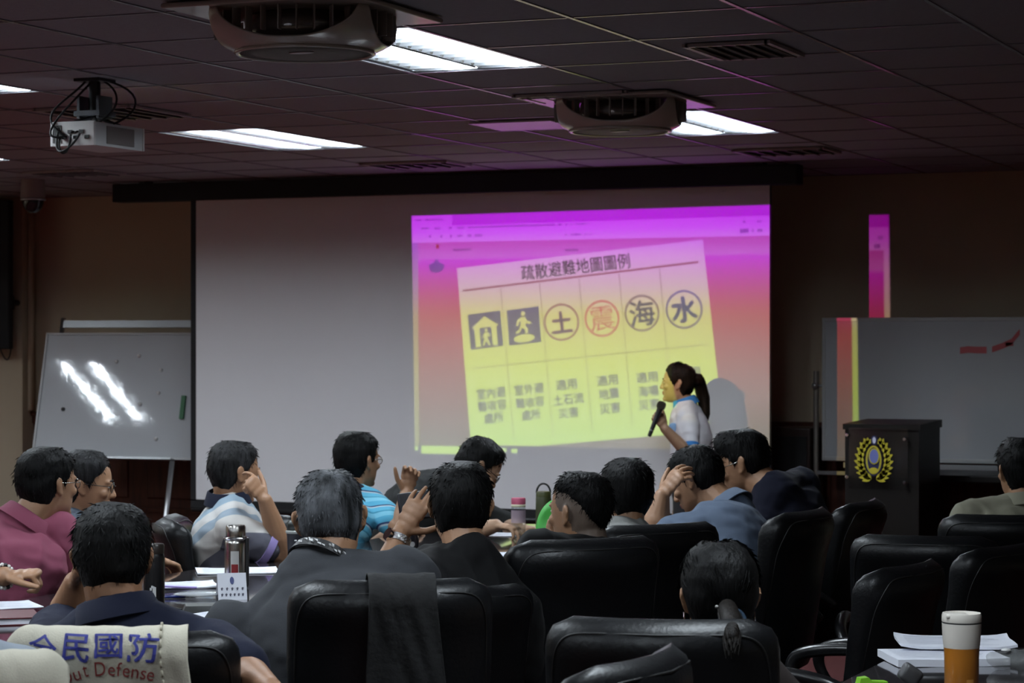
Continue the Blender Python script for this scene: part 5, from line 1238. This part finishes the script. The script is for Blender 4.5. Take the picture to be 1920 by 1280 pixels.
# papers
def sheet(px, py, w, h, yaw, label, n=1, curl=.01, z=0, name='paper', lines=True):
    p = on_t(px, py); t = thing(name, (p.x, p.y, TABLE + z), label, 'paper', 'papers on the tables'); t.rotation_euler = (0, 0, YAW + math.radians(yaw)); th = .0012 * n; b = MB(); k = 12
    f = lambda u, v: Vector((u, v, th + .001 + curl * (max(0, abs(u) / w * 2 - .5) ** 2 + max(0, v / h * 2 - .5) ** 2) + .002 * noise.noise(Vector((u * 12, v * 12, px)))))
    vs = [f(-w / 2 + w * i / k, -h / 2 + h * j / k) for i in range(k + 1) for j in range(k + 1)]; vb = [Vector((v_.x, v_.y, v_.z - th)) for v_ in vs]
    N = (k + 1) ** 2; fs = [(i * (k + 1) + j, (i + 1) * (k + 1) + j, (i + 1) * (k + 1) + j + 1, i * (k + 1) + j + 1) for i in range(k) for j in range(k)]
    fs += [tuple(N + q_ for q_ in reversed(f_)) for f_ in fs[:k * k]]
    edge = [(0, j) for j in range(k + 1)] + [(i, k) for i in range(1, k + 1)] + [(k, j) for j in range(k - 1, -1, -1)] + [(i, 0) for i in range(k - 1, 0, -1)]
    ed = [i * (k + 1) + j for i, j in edge]; fs += [(ed[q_], ed[(q_ + 1) % len(ed)], N + ed[(q_ + 1) % len(ed)], N + ed[q_]) for q_ in range(len(ed))]
    b.add(vs + vb, fs); b.build('sheets', m_paper, t, True, flat_angle=40)
    if lines:
        b = MB(); rn = random.Random(px)
        for q_ in range(9):
            v = h * (.40 - q_ * .09); u1 = rn.uniform(-.1, .42) * w; b.add([f(-w * .42, v) + Vector((0, 0, .0006)), f(u1, v) + Vector((0, 0, .0006)), f(u1, v + .003) + Vector((0, 0, .0006)), f(-w * .42, v + .003) + Vector((0, 0, .0006))], [(0, 1, 2, 3)])
        b.build('printed_lines', m_print, t, fixn=False)
    return t
sheet(445, 1072, .30, .20, 10, 'white sheets lying behind the steel thermos', 3)
sheet(345, 1100, .22, .16, 14, 'white printed sheet right of the tall black bottle', 4, .02)
sheet(412, 1152, .12, .20, -30, 'white paper by the left elbow of the charcoal T-shirt', 2)
sheet(812, 1042, .20, .20, 8, 'white paper beside the dark bottle with round marks', 3)
sheet(948, 1003, .26, .18, 5, 'white sheet under the hands of the bowed writer', 2, .004)
sheet(975, 1040, .20, .14, 12, 'white paper in front of the pink-capped bottle', 2)
sheet(15, 1143, .18, .2, 25, 'white paper on a red notebook at the left edge', 2, .004, z=.012)
p = on_t(20, 1165); t = thing('notebook', p, 'dark red notebook with white pages at the left edge', 'notebook', rz=YAW + .3); b = MB(); b.box((0, 0, .002), (.16, .22, .003)); b.box((0, 0, .022), (.16, .22, .003)); b.box((-.078, 0, .012), (.004, .22, .022)); b.build('cover', mat('dark_red_cover', (.10, .012, .018), .5), t); b = MB(); b.box((.002, 0, .012), (.15, .21, .017)); b.build('pages', m_paper, t)
# purple folded leaflet, plastic pouch, pen, discussion-unit base
p = on_t(322, 1106); t = thing('leaflet', (p.x, p.y, TABLE + .008), 'purple and white folded leaflet on the papers near the black bottle', 'leaflet', rz=YAW + .1); b = MB(); b.box((0, 0, .004), (.17, .03, .004), Matrix.Rotation(.05, 3, 'Y')); b.build('leaflet_cover', mat('leaflet_purple', (.26, .20, .52), .6), t)
p = on_t(372, 1120); t = thing('plastic_pouch', p, 'clear plastic pouch lying between the pen and the name card', 'pouch', rz=YAW + .12); b = MB(); b.ell((0, 0, .012), (.085, .045, .010)); b.build('film', mat('pouch_film', (.6, .63, .66), .12, alpha=.55), t, True)
p = on_t(318, 1122); t = thing('pen', (p.x, p.y, TABLE + .006), 'dark blue pen on the table beside the tall black bottle', 'pen', rz=YAW); b = MB(); b.tube([(-.06, -.01, 0), (.05, .01, 0)], .005, 10); b.build('barrel', mat('pen_blue', (.02, .03, .16), .3), t, True); b = MB(); b.tube([(.05, .01, 0), (.062, .0122, 0)], [.0045, .001], 10); b.build('tip', m_alu, t, True)
p = on_t(378, 1146); t = thing('conference_microphone', p, 'small dark wedge-shaped conference microphone base on the table', 'conference microphone', rz=YAW + .15); b = MB(); b.prism([(-.06, 0), (.06, 0), (.045, .022), (-.05, .022)], Matrix.Identity(3), (0, 0, 0), .09); b.build('base', mat('base_grey', (.07, .072, .07), .5), t); b = MB(); b.tube(bez((-.06, 0, .008), (-.09, 0, .012), (-.11, .02, .02), (-.10, .06, .004)), .003, 6); b.build('cable', m_black, t, True)
# right table: booklets, tumbler, case, lime tag, clear bag
def booklet(px, py, w, h, n, yaw, z, label):
    return sheet(px, py, w, h, yaw, label, n, .004, z, 'document_stack')
booklet(1768, 1240, .30, .21, 16, 6, 0, 'thick white document stack under the creased one at lower right')
p = on_t(1790, 1228); t = sheet(1790, 1226, .31, .19, -3, 'creased white papers on top of the document stack at lower right', 6, .03, .024, 'document_stack')
p = on_t(1803, 1309); t = bottle('tumbler', p, 'orange tumbler with a white top and lid on the right table', 'tumbler'); m_or = mat('amber_plastic', (.42, .15, .015), .3, coat=.3); m_tw = mat('tumbler_white', (.64, .60, .54), .4)
b = MB(); b.lathe([(.038, 0), (.040, .004), (.041, .10), (.042, .118), (.0425, .122)], n=48); b.build('lower_cup', m_or, t, True, flat_angle=40)
b = MB(); b.lathe([(.0425, .122), (.0435, .13), (.0455, .155), (.0465, .18)], n=48); b.build('upper_cup', m_tw, t, True, flat_angle=40)
b = MB(); b.lathe([(.0462, .180), (.0462, .1835)], n=48); b.build('gasket', m_black, t)
n = 48; rr = []
for r, z in ((.0465, .1835), (.047, .187), (.0468, .198), (.045, .204)):
    rr.append([Vector((r * math.cos(2 * PI * k / n), r * math.sin(2 * PI * k / n), z)) for k in range(n)])
for r, z in ((.042, .203), (.040, .196), (.001, .195)): rr.append([Vector((r * math.cos(2 * PI * k / n), r * math.sin(2 * PI * k / n), z)) for k in range(n)])
b = MB(); b.rings(rr); b.box(Rt @ Vector((-.014, -.008, .198)), (.055, .05, .010), Rt, bev=.004); b.build('lid', m_tw, t, True, flat_angle=40)
wrap(t, 'stamped_mark', mat('mark_amber', (.52, .24, .05), .4), .1, .55, .03, .05, .0412)
p = on_t(1728, 1290); t = thing('black_case', p, 'small black case with a raised flap in front of the document stack', 'case', rz=YAW); b = MB(); b.box((.02, 0, .018), (.10, .06, .036), bev=.012); b.build('body', m_black, t, True, flat_angle=50); b = MB(); b.box((-.03, -.01, .035), (.05, .05, .045), Matrix.Rotation(.6, 3, 'Y'), bev=.01); b.build('flap', mat('case_flap', (.04, .04, .042), .5), t, True, flat_angle=50)
p = on_t(1632, 1283); t = thing('lime_tag', p, 'lime green plastic tag at the bottom edge of the right table', 'tag', rz=YAW + .2); b = MB(); b.prism([(-.035, 0), (-.02, .0), (.04, .0), (.04, .008), (.0, .010), (-.01, .02), (-.03, .018)], Matrix.Identity(3), (0, 0, 0), .03); b.build('body', mat('lime_plastic', (.22, .55, .03), .4), t)
p = on_t(1905, 1255); t = thing('clear_bag', p, 'crumpled clear plastic bag at the right edge of the table', 'bag', rz=YAW); b = MB(); b.ell((0, 0, .025), (.075, .06, .026), n=20)
for v in b.v: v += Vector((0, 0, .006 * noise.noise(v * 40))) + v * .15 * noise.noise(v * 30)
b.build('film', mat('bag_film', (.35, .36, .36), .1, alpha=.3), t, True); b = MB(); b.lathe([(.001, .006), (.012, .004), (.013, 0)], n=16, c=(-.03, -.02, .052)); b.build('cap', m_white, t, True)
